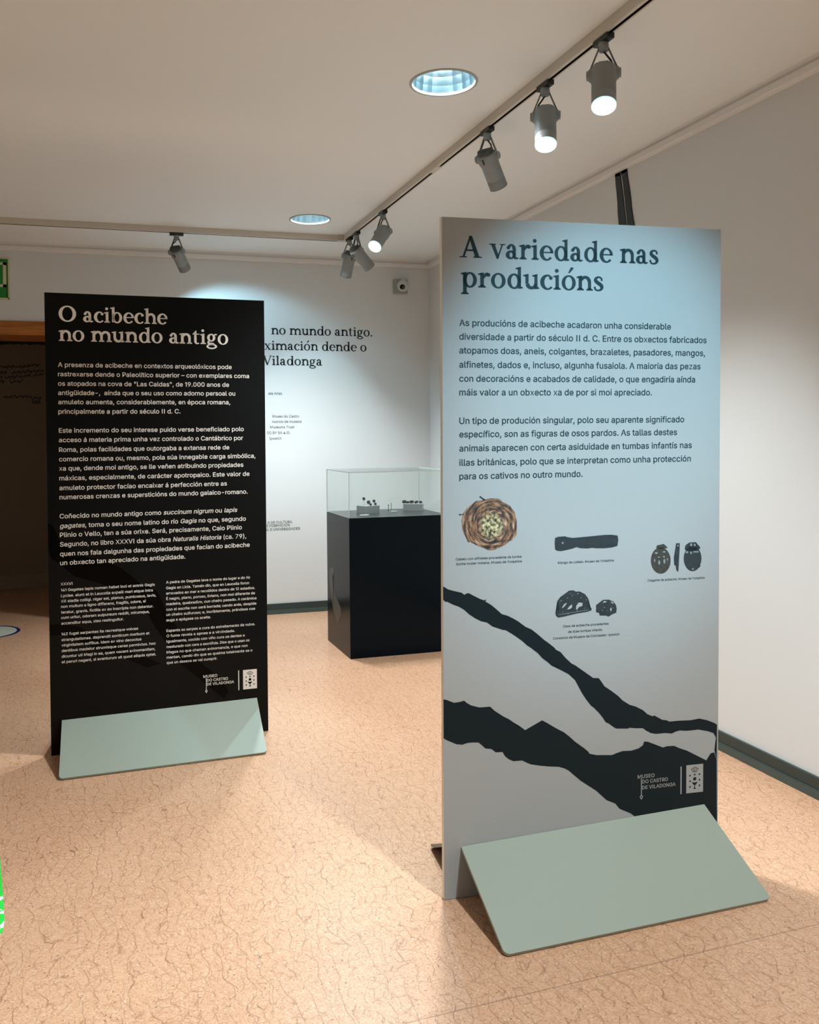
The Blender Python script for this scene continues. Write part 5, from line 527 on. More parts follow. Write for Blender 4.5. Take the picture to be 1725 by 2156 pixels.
    if c == 'g':
        g = arc(.46, .64, .38, .385, .175, .30, 0, 360, n=28) + [[(.66, .85), (.98, .90), (.98, 1.02), (.78, 1.02)]]
        g += arc(.50, -.22, .49, .265, .34, .16, 0, 360, n=30) + stroke([(.30, .33, .10), (.19, .20, .15), (.24, .07, .16), (.45, .03, .20), (.72, .0, .18)])
        return g, 1.02
    if c == 'v':
        g = [[(.08, 1), (.34, 1), (.65, .12), (.58, -.03), (.49, -.03)], [(.84, 1), (.94, 1), (.58, -.03), (.50, .05)], rect(-.02, .93, .44, 1.0), rect(.70, .93, 1.08, 1.0)]
        return g, 1.06
    if c == 'x':
        g = [[(.08, 1), (.34, 1), (1.0, 0), (.74, 0)], [(.80, 1), (.91, 1), (.26, 0), (.15, 0)], rect(.0, .93, .44, 1.0), rect(.68, .93, 1.03, 1.0), rect(.02, 0, .40, .07), rect(.63, 0, 1.08, .07)]
        return g, 1.10
    if c == 'A':
        g = [[(.19, 0), (.33, 0), (.80, 1.36), (.74, 1.47), (.68, 1.42)], [(.64, 1.47), (.86, 1.47), (1.38, 0), (1.07, 0)], rect(.42, .44, 1.15, .555), rect(.02, 0, .50, .08), rect(.95, 0, 1.52, .08)]
        return g, 1.55
    if c == 'V':
        g = [[(.14, 1.47), (.42, 1.47), (.84, .20), (.78, -.02), (.68, -.02)], [(1.22, 1.47), (1.33, 1.47), (.80, -.02), (.70, .08)], rect(0, 1.39, .56, 1.47), rect(1.02, 1.39, 1.50, 1.47)]
        return g, 1.42
    if c == '.': return [circ(.2, .11, .135)], .45
    return [], .50
def serif(name, lines, xh, m, parent, y=-0.0005):
    for s, u0, u1, v0 in lines:
        x = 0.0; L = []
        for c in s:
            g, w = glyph(c)
            L += [[(a + x, b) for a, b in q] for q in g]; x += w
        mn = min(a for q in L for a, b in q); mx = max(a for q in L for a, b in q); k = (u1 - u0) / (mx - mn)
        flat(name, [[(u0 + (a - mn) * k, v0 + b * xh) for a, b in q] for q in L], m, parent, y)

# ------------------------------------------------------------ room shell
D, XR, ZC = 6.885, 2.689, 2.875
XL, YB, YF = -3.4, -2.6, 8.83          # left wall, wall behind the viewpoint, wall of the room beyond the doorway
DX0, DX1, DZ = -1.62, 0.10, 2.194      # doorway opening
DT = 0.45                              # thickness of the wall with the doorway
struct('floor', bx(XL, YB, -0.06, XR + 0.12, YF + 0.1, 0.0), 'floor')
# ceiling with round holes for the downlights
LIGHTS = [(1.382, 3.350), (1.382, 5.695), (1.382, 1.0), (-1.9, 1.0)]
LR = 0.130
def ceiling():
    bm = nb(); xs = sorted({XL, XR + 0.12} | {a + s for a, _ in LIGHTS for s in (-.2, .2)}); ys = sorted({YB, YF + 0.1} | {b + s for _, b in LIGHTS for s in (-.2, .2)})
    for i in range(len(xs) - 1):
        for j in range(len(ys) - 1):
            cx, cy = (xs[i] + xs[i + 1]) / 2, (ys[j] + ys[j + 1]) / 2
            hole = [q for q in LIGHTS if abs(q[0] - cx) < .199 and abs(q[1] - cy) < .199]
            if not hole:
                bm.faces.new([bm.verts.new((x, y, ZC)) for x, y in ((xs[i], ys[j]), (xs[i], ys[j + 1]), (xs[i + 1], ys[j + 1]), (xs[i + 1], ys[j]))])
            elif abs(hole[0][0] - cx) < .01 or True:
                h = hole[0]; n = 48; A = []; B = []
                for k in range(n):
                    t = 2 * PI * k / n; c, s = math.cos(t), math.sin(t); q = min((xs[i + 1] - h[0] if c > 0 else h[0] - xs[i]) / max(abs(c), 1e-6), (ys[j + 1] - h[1] if s > 0 else h[1] - ys[j]) / max(abs(s), 1e-6))
                    A.append(bm.verts.new((h[0] + LR * c, h[1] + LR * s, ZC))); B.append(bm.verts.new((h[0] + q * c, h[1] + q * s, ZC)))
                for k in range(n): bm.faces.new((A[k], A[(k + 1) % n], B[(k + 1) % n], B[k]))
    bmesh.ops.remove_doubles(bm, verts=bm.verts[:], dist=1e-5)
    r = bmesh.ops.extrude_face_region(bm, geom=bm.faces[:])
    for v in r['geom']:
        if isinstance(v, bmesh.types.BMVert): v.co.z += 0.16
    return bm
struct('ceiling', ceiling(), 'ceiling')
b = nb(); box(b, DX1, D, 0, XR + 0.12, D + DT, ZC); box(b, XL, D, 0, DX0, D + DT, ZC); box(b, DX0, D, DZ + 0.103, DX1, D + DT, ZC); struct('wall_back', b, 'wall')
struct('wall_right', bx(XR, YB, 0, XR + 0.12, D, ZC), 'wall')
struct('wall_left', bx(XL - 0.12, YB, 0, XL, YF + 0.1, ZC), 'wall')
struct('wall_front', bx(XL, YB - 0.12, 0, XR + 0.12, YB, ZC), 'wall')
struct('wall_far', bx(XL, YF, 0, XR + 0.12, YF + 0.1, ZC), 'dark_wall')
struct('wall_side', bx(XR, D + DT, 0, XR + 0.12, YF, ZC), 'dark_wall')
b = nb(); box(b, XL, YF - 0.018, 0, XR, YF, 0.135, bev=0.004); struct('baseboard_far', b, 'dark_base')
# wooden door surround
b = nb(); box(b, DX0 - 0.02, D - 0.018, DZ, DX1 + 0.09, D + DT, DZ + 0.103, bev=0.004)
box(b, DX1, D - 0.018, 0, DX1 + 0.09, D + 0.02, DZ, bev=0.004); box(b, DX0 - 0.02, D - 0.018, 0, DX0 + 0.07, D + DT, DZ, bev=0.004)
struct('door_1', b, 'wood')
# two-step skirting: dark band over a slightly prouder foot
def skirting(name, x0, y0, x1, y1, dx, dy):
    b = nb(); box(b, min(x0, x1 + 0) , min(y0, y1), 0.030, max(x0, x1), max(y0, y1), 0.083, 0, 0.003)
    o = struct(name, b, ['base', 'base_lo'])
    return o
b = nb(); box(b, DX1 + 0.09, D - 0.014, 0.033, XR, D, 0.083, 0, 0.002); box(b, DX1 + 0.09, D - 0.022, 0, XR, D, 0.035, 1, 0.002); struct('baseboard_back', b, ['base', 'base_lo'])
b = nb(); box(b, XR - 0.014, YB, 0.033, XR, D - 0.022, 0.083, 0, 0.002); box(b, XR - 0.022, YB, 0, XR, D - 0.022, 0.035, 1, 0.002); struct('baseboard_right', b, ['base', 'base_lo'])
# cornice: moulded strip under the ceiling
def cornice(name, along, lo, hi, face, sgn):
    prof = [(0, 2.815), (0.030, 2.815), (0.034, 2.820), (0.034, 2.846), (0.030, 2.850), (0.018, 2.853), (0.020, 2.862), (0.034, ZC), (0, ZC)]
    bm = nb(); rows = []
    for t in (lo, hi):
        rows.append([bm.verts.new((t, face - d, z) if along == 'x' else (face - d, t, z)) for d, z in prof])
    n = len(prof)
    for k in range(n): bm.faces.new((rows[0][k], rows[0][(k + 1) % n], rows[1][(k + 1) % n], rows[1][k]))
    bm.faces.new(rows[0]); bm.faces.new(rows[1])
    struct(name, bm, 'cornice')
cornice('trim_1', 'x', XL, XR, D, -1); cornice('trim_2', 'y', YB, D - 0.02, XR, -1)

# ------------------------------------------------------------ lighting track
tr = thing('lighting_track', 'cream L-shaped lighting track with black groove running along the ceiling', 'lighting track', (0, 0, 0))
TX0, TX1, TZ, TY = 1.722, 1.757, 2.835, 6.10
def track_rail(axis, a0, a1, c0):
    bm = nb(); S = [(0, .0), (0, .040), (.035, .040), (.035, .0), (.027, .0), (.027, .016), (.014, .016), (.014, .0)]
    rows = []
    for t in (a0, a1): rows.append([bm.verts.new((c0 + p, t, TZ + q) if axis == 'y' else (t, c0 + p, TZ + q)) for p, q in S])
    n = len(S)
    for k in range(n):
        f = bm.faces.new((rows[0][k], rows[0][(k + 1) % n], rows[1][(k + 1) % n], rows[1][k])); f.material_index = 1 if k in (4, 5, 6) else 0
    e = bmesh.ops.triangulate(bm, faces=[bm.faces.new(rows[0]), bm.faces.new(rows[1])], ngon_method='EAR_CLIP')
    return bm
obj('rail', track_rail('y', -1.2, TY - 0.01, TX0), ['track', 'groove'], tr)
obj('rail', track_rail('x', -1.8, TX0 - 0.03, TY), ['track', 'groove'], tr)
b = nb(); box(b, TX0 - 0.032, TY - 0.014, TZ - 0.001, TX1 + 0.001, TY + 0.036, ZC, bev=0.003); obj('corner_joint', b, 'track', tr)
b = nb(); box(b, TX0 - 0.001, 4.29, TZ - 0.0015, TX1 + 0.001, 4.40, TZ + 0.036, bev=0.002); obj('joint_cover', b, 'track', tr)

# ------------------------------------------------------------ recessed downlights
DL = [('round recessed downlight nearer the big pale panel, larger in view', 0), ('round recessed downlight farther back by the track corner', 0),
      ('round recessed downlight overhead near the viewpoint, beside the track', 0), ('round recessed downlight overhead by the left wall', 0)]
for k, (x, y) in enumerate(LIGHTS):
    t = thing('recessed_downlight', DL[k][0], 'ceiling light', (x, y, ZC), 0, 'recessed downlights in the ceiling')
    bm = nb(); lathe(bm, [(LR + 0.010, -0.001), (LR + 0.009, -0.004), (LR - 0.001, -0.004), (LR - 0.003, 0.006)], n=64); obj('rim', bm, 'rim', t, True)
    bm = nb(); n = 36; prof = [(LR - 0.003, 0.004), (LR - 0.006, 0.035), (LR - 0.012, 0.07), (LR - 0.022, 0.105), (LR - 0.04, 0.125)]
    rings = []
    for j, (r, z) in enumerate(prof):
        rings.append([bm.verts.new(((r + (0.0035 if i % 2 else 0)) * math.cos(2 * PI * i / n), (r + (0.0035 if i % 2 else 0)) * math.sin(2 * PI * i / n), z)) for i in range(n)])
    for A, B in zip(rings, rings[1:]):
        for i in range(n): bm.faces.new((A[i], A[(i + 1) % n], B[(i + 1) % n], B[i]))
    bm.faces.new(rings[-1]); obj('reflector', bm, 'reflector', t)
    bm = nb()
    for yy in (-0.035, 0.035):
        tube(bm, [(-0.075, yy, 0.095), (0.075, yy, 0.095)], 0.010, 10)
    obj('lamp', bm, 'tube', t, True)
    ld = bpy.data.lights.new('downlight_light', 'SPOT'); ld.energy = E_DOWN * (1.0 if k < 3 else 0.7); ld.color = NEUT; ld.spot_size = math.radians(112); ld.spot_blend = 0.75; ld.shadow_soft_size = 0.08
    lo = bpy.data.objects.new('downlight_light', ld); C.objects.link(lo); lo.parent = t; lo.location = (0, 0, 0.055)

# ------------------------------------------------------------ track spotlights
def spotlight(key, x, y, d, label, lit, cable=1, size=44, col=COOL, blend=0.55, ax='y'):
    t = thing('track_spotlight', label, 'spotlight', (x, y, TZ), 0, 'grey spotlights on the ceiling track')
    d = Vector(d).normalized(); h = Vector((d.x, d.y, 0)).normalized(); s = Vector((0, 0, 1)).cross(h).normalized()   # s: pivot axis
    L, Wd = 0.047, 0.015
    bm = nb()
    if ax == 'y': box(bm, -Wd, -L, -0.020, Wd, L, 0.0, bev=0.003)
    else: box(bm, -L, -Wd, -0.020, L, Wd, 0.0, bev=0.003)
    obj('track_adapter', bm, 'black', t)
    rz = Matrix.Rotation(math.atan2(s.y, s.x), 4, 'Z')
    bm = nb(); lathe(bm, [(0.016, -0.018), (0.018, -0.022), (0.018, -0.042), (0.015, -0.050), (0.006, -0.052)], rz, 20, cap0=True, cap1=True); obj('stem', bm, 'grey', t, True)
    pz = -0.130
    for sg in (-1, 1):
        bm = nb(); bar(bm, s * (0.015 * sg) + Vector((0, 0, -0.036)), s * (0.054 * sg) + Vector((0, 0, pz)), 0.012, 0.0045, h); obj('yoke_arm', bm, 'grey_dk', t)
    # body frame: z axis = light direction
    zx = d; xx = s; yx = zx.cross(xx)
    mt = Matrix(((xx.x, yx.x, zx.x, 0), (xx.y, yx.y, zx.y, 0), (xx.z, yx.z, zx.z, pz), (0, 0, 0, 1)))
    bm = nb()
    lathe(bm, [(0.028, -0.020), (0.041, -0.018), (0.047, -0.013), (0.047, 0.022), (0.042, 0.030), (0.042, 0.104), (0.0405, 0.106), (0.0405, 0.109), (0.042, 0.111), (0.042, 0.146), (0.0405, 0.146), (0.034, 0.136)], mt, 36, cap0=True)
    body = obj('body', bm, 'grey', t, True)
    bm = nb()
    for k in range(-4, 5):                                     # cooling fins
        w = math.sqrt(max(0.0, 0.036 ** 2 - (k * 0.0080) ** 2)); vs = box(bm, -w, k * 0.0080 - 0.0014, -0.040 + 0.0007 * k * k, w, k * 0.0080 + 0.0014, -0.018)
        for v in vs: v.co = mt @ v.co
    obj('heat_sink', bm, 'grey_dk', t)
    for sg in (-1, 1):
        bm = nb(); m2 = mt @ Matrix.Translation((sg * 0.046, 0, 0)) @ Matrix.Rotation(PI / 2 * sg, 4, 'Y')
        lathe(bm, [(0.022, -0.004), (0.022, 0.004), (0.017, 0.007), (0.017, 0.013), (0.006, 0.014)], m2, 14, cap0=True, cap1=True); obj('tilt_knob', bm, 'grey', t, True)
    bm = nb(); vs = box(bm, -0.003, -0.0495, -0.012, 0.003, -0.044, 0.012)
    for v in vs: v.co = mt @ v.co
    obj('slot', bm, 'black', body)
    bm = nb(); lathe(bm, [(0.031, 0.133), (0.0005, 0.136)], mt, 32); obj('lens', bm, 'lens_on' if lit else 'lens_off', t, True)
    bm = nb(); lathe(bm, [(0.0426, 0.147), (0.0426, 0.152), (0.0395, 0.153), (0.0345, 0.134)], mt, 32); obj('lens_ring', bm, 'lens_rim' if key in ('s1', 's2', 's4') else 'grey', t, True)
    back = mt @ Vector((0.012 * cable, 0, -0.030)); mid = s * (0.026 * cable) + Vector((0, 0, -0.080)) - h * 0.012
    bm = nb(); tube(bm, [(0, 0, -0.048), Vector((0, 0, -0.060)) + s * 0.008 * cable, mid, mid * 0.5 + back * 0.5 + s * 0.01 * cable, back], 0.0035, 8); obj('cable', bm, 'black', t, True)
    if lit:
        ld = bpy.data.lights.new('spot_beam', 'SPOT'); ld.energy = E_SPOT[key]; ld.color = col; ld.spot_size = math.radians(size); ld.spot_blend = blend; ld.shadow_soft_size = 0.035
        lo = bpy.data.objects.new('spot_beam', ld); C.objects.link(lo); lo.parent = t
        lo.matrix_local = Matrix.Translation(mt @ Vector((0, 0, 0.156))) @ d.to_track_quat('-Z', 'Y').to_matrix().to_4x4()
    return t
TXC = 1.7425
spotlight('s1', TXC, 2.745, (-.235, -.37, -.90), 'lit grey spotlight nearest the viewer, highest of the row above the pale panel', True, 1, 62)
spotlight('s2', TXC, 3.165, (-.20, -.38, -.90), 'lit grey spotlight second from the front, between the nearest one and an unlit-looking one', True, -1, 62)
spotlight('s3', TXC, 3.705, (.54, .366, -.75), 'grey spotlight third along the track, turned to the right wall showing its back', True, -1, 60)
spotlight('s4', TXC, 5.235, (-.524, -.454, -.72), 'lit grey spotlight tilted towards the black panel, just before the track corner', True, -1, 62)
spotlight('s5', TXC, 5.820, (.70, .27, -.66), 'unlit grey spotlight swung right, overlapping its neighbour at the track corner', False, -1)
spotlight('s6', TXC, 5.995, (-.06, .526, -.85), 'grey spotlight hanging almost straight down at the track corner, facing the back wall', True, -1, 70)
spotlight('s7', 0.5377, TY + 0.018, (.42, .62, -.66), 'lone grey spotlight on the short track above the black panel', True, 1, 92, ax='x', blend=0.4, col=CYAN)
spotlight('f1', TXC, 0.50, (-.18, 1.96, -1.20), 'grey spotlight overhead behind the viewpoint, aimed at the pale panel', True, 1, 40, blend=0.85, col=CYAN)

# ------------------------------------------------------------ panel stands
def quad_board(bm, A, B, Cc, Dd, t, nrm, rnd=0.018, mi_edge=0):
    """board between top edge A-B and bottom edge D-C with rounded lower corners, thickness t away from nrm"""
    A, B, Cc, Dd = map(Vector, (A, B, Cc, Dd)); nrm = Vector(nrm).normalized()
    wu = (B - A).length; wv = (Dd - A).length
    rv = rnd / wv; rows = [k / 10 * (1 - rv) for k in range(11)] + [1 - rv + rv * math.sin(k / 6 * PI / 2) for k in range(1, 7)]
    nu = 16; fr, bk = [], []
    for v in rows:
        q = max(0.0, (v - (1 - rv)) / rv); ins = rnd / wu * (1 - math.sqrt(max(0.0, 1 - q * q)))
        us = [ins + (1 - 2 * ins) * k / nu for k in range(nu + 1)]
        ps = [A * (1 - u) * (1 - v) + B * u * (1 - v) + Cc * u * v + Dd * (1 - u) * v for u in us]
        fr.append([bm.verts.new(p) for p in ps]); bk.append([bm.verts.new(p - nrm * t) for p in ps])
    for i in range(len(rows) - 1):
        for k in range(nu):
            bm.faces.new((fr[i][k], fr[i][k + 1], fr[i + 1][k + 1], fr[i + 1][k]))
            bm.faces.new((bk[i][k], bk[i + 1][k], bk[i + 1][k + 1], bk[i][k + 1])).material_index = mi_edge
        for k in (0, nu): bm.faces.new((fr[i][k], bk[i][k], bk[i + 1][k], fr[i + 1][k]))
    for i in (0, len(rows) - 1):
        for k in range(nu): bm.faces.new((fr[i][k], bk[i][k], bk[i][k + 1], fr[i][k + 1]))
def stand(name, label, x, y, ang, lean, w, h, face, edge, feet, thick=0.020):
    t = thing(name, label, 'information panel', (x, y, 0), ang)
    e = bpy.data.objects.new
    bm = nb(); box(bm, 0, 0, 0.0015, w, thick, h, 0, 0.0012)
    bd = obj('board', bm, [face, edge], t)
    for p in bd.data.polygons:
        p.material_index = 0 if abs(p.normal.y) > 0.9 else 1
    bd.rotation_euler = (math.atan(lean), 0, 0)
    (tl, tr_, br, bl) = feet
    n = Vector(tr_) - Vector(tl); n = n.cross(Vector(bl) - Vector(tl)); n = n if n.z > 0 else -n
    bm = nb(); quad_board(bm, tl, tr_, br, bl, 0.010, n, mi_edge=1); obj('foot', bm, ['foot', 'foot_shade'], t, True)
    mir = lambda p: Vector((p[0], -p[1] + thick, p[2]))
    tl2, tr2, br2, bl2 = mir(tl), mir(tr_), mir(br), mir(bl)
    n2 = (tr2 - tl2).cross(bl2 - tl2); n2 = n2 if n2.z > 0 else -n2
    bm = nb(); quad_board(bm, tl2, tr2, br2, bl2, 0.010, n2, mi_edge=1); obj('foot', bm, ['foot', 'foot_shade'], t, True)
    return t, bd
def logo(bd, K, ink, card, y=-0.0006):
    k = dict(zip('m0 m1 c0 c1 v0 v1 l0 l1 dd r0 r1 a b c d'.split(), K)); cap = (k['m0'][1] - k['c0'][1]) * 0.62
    sans('museum_name_line', [('MUSEO', k['m0'][0], k['m1'][0], k['m0'][1]), ('DO CASTRO', k['c0'][0], k['c1'][0], k['c0'][1] + 0.001), ('DE VILADONGA', k['v0'][0], k['v1'][0], k['v0'][1] + 0.001)], cap, ink, bd, y)
    lx = k['l0'][0] + 0.001; v1 = k['dd'][1]; r = 0.0085
    P = [rect(lx - 0.0014, v1 + r, lx + 0.0014, k['m0'][1])]
    for q in range(4):
        a0, a1 = PI / 2 * q, PI / 2 * (q + 1); s = (0.006, 0.0092)
        P.append([(lx + s[0] * math.cos(a0), v1 + s[1] * math.sin(a0)), (lx + s[0] * math.cos(a1), v1 + s[1] * math.sin(a1)), (lx + s[0] * .5 * math.cos(a1), v1 + s[1] * .5 * math.sin(a1)), (lx + s[0] * .5 * math.cos(a0), v1 + s[1] * .5 * math.sin(a0))])
    flat('divider_bar', [rect(k['r0'][0] - 0.0022, k['r1'][1], k['r0'][0] + 0.0022, k['r0'][1])], ink, bd, y)
    flat('museum_mark', P, ink, bd, y)
    x0, x1 = k['a'][0], k['b'][0]; v0, v1 = k['d'][1], k['a'][1]; cx = (x0 + x1) / 2; W = x1 - x0; H = v1 - v0
    em = flat('crest_card', [rect(x0, v0, x1, v1)], ink, bd, y)
    X = lambda a: x0 + a * W; Y = lambda a: v0 + a * H
    P = []
    for a, bb in ((.22, .62), (.22, .42), (.22, .22), (.78, .64), (.78, .44), (.78, .24), (.5, .64)):
        r = 0.046 * W; P += [rect(X(a) - r * .45, Y(bb) - r * 1.15, X(a) + r * .45, Y(bb) + r * 1.15), rect(X(a) - r * 1.15, Y(bb) - r * .45, X(a) + r * 1.15, Y(bb) + r * .45)]
    P.append(circ(X(.5), Y(.49), W * .095, 16))
    P.append([(X(.34), Y(.39)), (X(.36), Y(.34)), (X(.42), Y(.29)), (X(.48), Y(.265)), (X(.52), Y(.265)), (X(.58), Y(.29)), (X(.64), Y(.34)), (X(.66), Y(.39)), (X(.58), Y(.365)), (X(.5), Y(.36)), (X(.42), Y(.365))])
    P += [rect(X(.478), Y(.17), X(.522), Y(.28)), [(X(.42), Y(.13)), (X(.58), Y(.13)), (X(.53), Y(.18)), (X(.47), Y(.18))]]
    flat('crest_figure', P, card, em, y - 0.0003)
    Cn = [rect(X(.36), Y(.735), X(.64), Y(.752)), rect(X(.37), Y(.765), X(.63), Y(.775))] + [circ(X(q), Y(s), W * .032, 8) for q, s in ((.31, .84), (.40, .875), (.5, .89), (.6, .875), (.69, .84))]
    for q0, s0, q1, s1 in ((.36, .775, .30, .84), (.42, .775, .39, .87), (.5, .775, .5, .94), (.58, .775, .61, .87), (.64, .775, .70, .84)):
        Cn.append([(X(q0) - W * .012, Y(s0)), (X(q0) + W * .012, Y(s0)), (X(q1) + W * .012, Y(s1)), (X(q1) - W * .012, Y(s1))])
    flat('crest_crown', Cn, card, em, y - 0.0003)
    Fr = [rect(X(.05), Y(.03), X(.95), Y(.038)), rect(X(.05), Y(.962), X(.95), Y(.97)), rect(X(.05), Y(.03), X(.062), Y(.97)), rect(X(.938), Y(.03), X(.95), Y(.97))]
    return em

AW, AH = 0.9529, 2.091
sa, bda = stand('information_panel', 'tall pale blue-grey panel headed A variedade nas producións, on sage feet', 1.0054, 2.4879, -0.0573, 0.0147, AW, AH, 'face_a', 'edge_a',
    ((0.0553, -0.004, 0.1630), (0.9014, -0.004, 0.2079), (0.9659, -0.2419, 0.0105), (0.0643, -0.3227, 0.0105)))
clampu = lambda P: [(min(max(u, 0.0), AW), v) for u, v in P]
flat('torn_band', [clampu(VEIN_UP)], 'vein_a', bda, -0.0004)
flat('torn_band', [clampu(VEIN_LO)], 'vein_a', bda, -0.0004)
serif('heading_line', TITLE_A, 0.0445, 'ink_a', bda)
sans('text_line', BODY_A1, 0.0190, 'ink_a', bda)
sans('text_line', BODY_A2, 0.0190, 'ink_a', bda)
cp = CAP_A
for rows in (cp[0:2], cp[2:3], cp[3:4], cp[4:7]): sans('caption_line', rows, 0.0072, 'ink_a', bda)
logo(bda, LOGO_A, 'pale_ink', 'vein_a', -0.0010)
bun = flat('hair_bun_print', [BUN], 'bun', bda, -0.0006)
cu_, cv_ = sum(p[0] for p in BUN) / len(BUN), sum(p[1] for p in BUN) / len(BUN); rb = max(math.hypot(p[0] - cu_, p[1] - cv_) for p in BUN)
uv = bun.data.uv_layers.new(name='UVMap')
for lp in bun.data.loops:
    c = bun.data.vertices[lp.vertex_index].co; uv.data[lp.index].uv = ((c.x - cu_) / rb, (c.z - cv_) / rb)
for q_ in PINS: flat('hair_pin_print', [q_], 'print_dk', bun, -0.0006)
hd = flat('knife_handle_print', [HANDLE], 'print_dk', bda, -0.0006)
hc = HANDLE[0]; flat('handle_rivet_highlight', [circ(hc[0] + 0.027, hc[1] - 0.002, 0.0035, 12)], 'print_hi', hd, -0.0008)
pe = [flat('pendant_print', PEND[0:2], 'print_br', bda, -0.0006), flat('pendant_side_print', PEND[2:3], 'print_dk', bda, -0.0006), flat('pendant_print', PEND[3:6], 'print_dk', bda, -0.0006)]
flat('pendant_highlight', PENDHI[:8], 'print_hi', pe[0], -0.0008); flat('pendant_highlight', PENDHI[8:9], 'print_hi', pe[1], -0.0008); flat('pendant_highlight', PENDHI[9:], 'print_hi', pe[2], -0.0008)
br = [flat('bear_print', [BEARS[0]], 'print_dk', bda, -0.0006), flat('bear_print', [BEARS[1]], 'print_dk', bda, -0.0006)]
def pt_in(P, fu, fv):
    us = [p[0] for p in P]; vs = [p[1] for p in P]; return min(us) + fu * (max(us) - min(us)), min(vs) + fv * (max(vs) - min(vs))
flat('bear_print_highlight', [circ(*pt_in(BEARS[0], a, b_), r, 8, r * .6) for a, b_, r in ((.62, .86, .003), (.40, .88, .002), (.46, .80, .002), (.16, .64, .0022), (.13, .60, .0015), (.33, .72, .0022), (.70, .70, .0022), (.85, .62, .002), (.20, .20, .002), (.60, .22, .0022), (.80, .30, .002), (.35, .12, .0018))] + [[pt_in(BEARS[0], a, b_) for a, b_ in ((.08, .10), (.9, .22), (.9, .235), (.08, .115))]], 'print_hi', br[0], -0.0008)
flat('bear_print_highlight', [circ(*pt_in(BEARS[1], a, b_), r, 8, r * .6) for a, b_, r in ((.4, .55, .0025), (.3, .4, .002), (.55, .35, .0015), (.8, .5, .002))], 'print_hi', br[1], -0.0008)
flat('bear_print_gap', BEARHOLES[:3], 'face_a', br[0], -0.0008); flat('bear_print_gap', BEARHOLES[3:], 'face_a', br[1], -0.0008)

BW, BH = 1.0006, 2.0849
sb, bdb = stand('information_panel', 'tall black panel headed O acibeche no mundo antigo, on sage feet, standing left', -0.2234, 4.1355, 0.0354, 0.0062, BW, BH, 'face_b', 'edge_b' if 'edge_b' in M else 'face_b',
    ((0.0478, -0.004, 0.1585), (0.9451, -0.004, 0.1690), (0.9268, -0.3023, 0.0105), (0.0342, -0.3145, 0.0105)))
flat('torn_band', [[(min(max(u, 0.0), BW), v) for u, v in P] for P in VEIN_B], 'vein_b', bdb, -0.0004)
serif('heading_line', TITLE_B, 0.0478, 'white_ink', bdb)
for a, e_ in ((0, 6), (6, 14), (14, 20)): sans('text_line', BODY_B[a:e_], 0.0200, 'white_ink', bdb)
sans('quotation_line', COL_B1[:8], 0.0120, 'white_ink', bdb); sans('quotation_line', COL_B1[8:], 0.0120, 'white_ink', bdb)
sans('quotation_line', COL_B2[:8], 0.0120, 'white_ink', bdb); sans('quotation_line', COL_B2[8:], 0.0120, 'white_ink', bdb)
logo(bdb, LOGO_B, 'white_ink', 'vein_b', -0.0010)

# ------------------------------------------------------------ display case and what lies in it
CXY, CW, CD, CH = (1.5311, 5.3402), 0.690, 0.546, 0.902
cs = thing('display_case', 'black plinth display case with a clear acrylic hood by the back wall', 'display case', (*CXY, 0), 0.011)
b = nb(); box(b, 0, 0, 0.0, CW, CD, CH - 0.004, 0, 0.002); plo = obj('plinth', b, 'plinth', cs)
pp = flat('side_print', [[(-v_, z_) for v_, z_ in SIDE_PRINT]], 'side_print', plo, 0.0); pp.rotation_euler = (0, 0, -PI / 2); pp.location = (-0.0006, 0, 0)
b = nb(); box(b, 0.004, 0.004, CH - 0.004, CW - 0.004, CD - 0.004, CH, 0, 0.001); obj('display_deck', b, 'plinth_top', cs)
b = nb(); T = 0.006; g0, g1 = CH + 0.0, 1.190
def pane(x0, y0, z0, x1, y1, z1, axis):
    vs = box(b, x0, y0, z0, x1, y1, z1)
    for f in {f for v in vs for f in v.link_faces}:
        f.normal_update(); f.material_index = 0 if abs(f.normal[axis]) > 0.9 else 1
pane(0, 0, g0, CW, T, g1, 1); pane(0, CD - T, g0, CW, CD, g1, 1); pane(0, T, g0, T, CD - T, g1, 0); pane(CW - T, T, g0, CW, CD - T, g1, 0); pane(0, 0, g1, CW, CD, g1 + T, 2)
obj('acrylic_hood', b, ['glass', 'glass_edge'], cs)
def case_pt(u, v): a = 0.011; return (CXY[0] + u * math.cos(a) - v * math.sin(a), CXY[1] + u * math.sin(a) + v * math.cos(a))
def block(u, v, w, dpt, hgt, rot, label):
    x, y = case_pt(u, v); bm = nb(); box(bm, -w / 2, -dpt / 2, 0, w / 2, dpt / 2, hgt, 0, 0.002)
    o = obj('acrylic_block', bm, 'block', None); o.location = (x, y, CH); o.rotation_euler = (0, 0, rot); tag(o, label, 'display block', 'acrylic blocks in the display case'); return o
block(0.215, 0.27, 0.120, 0.10, 0.055, 0.35, 'grey acrylic block on the left of the case deck, carrying beads')
block(0.575, 0.36, 0.135, 0.09, 0.050, -0.45, 'grey acrylic block on the right of the case deck, carrying jet pieces')
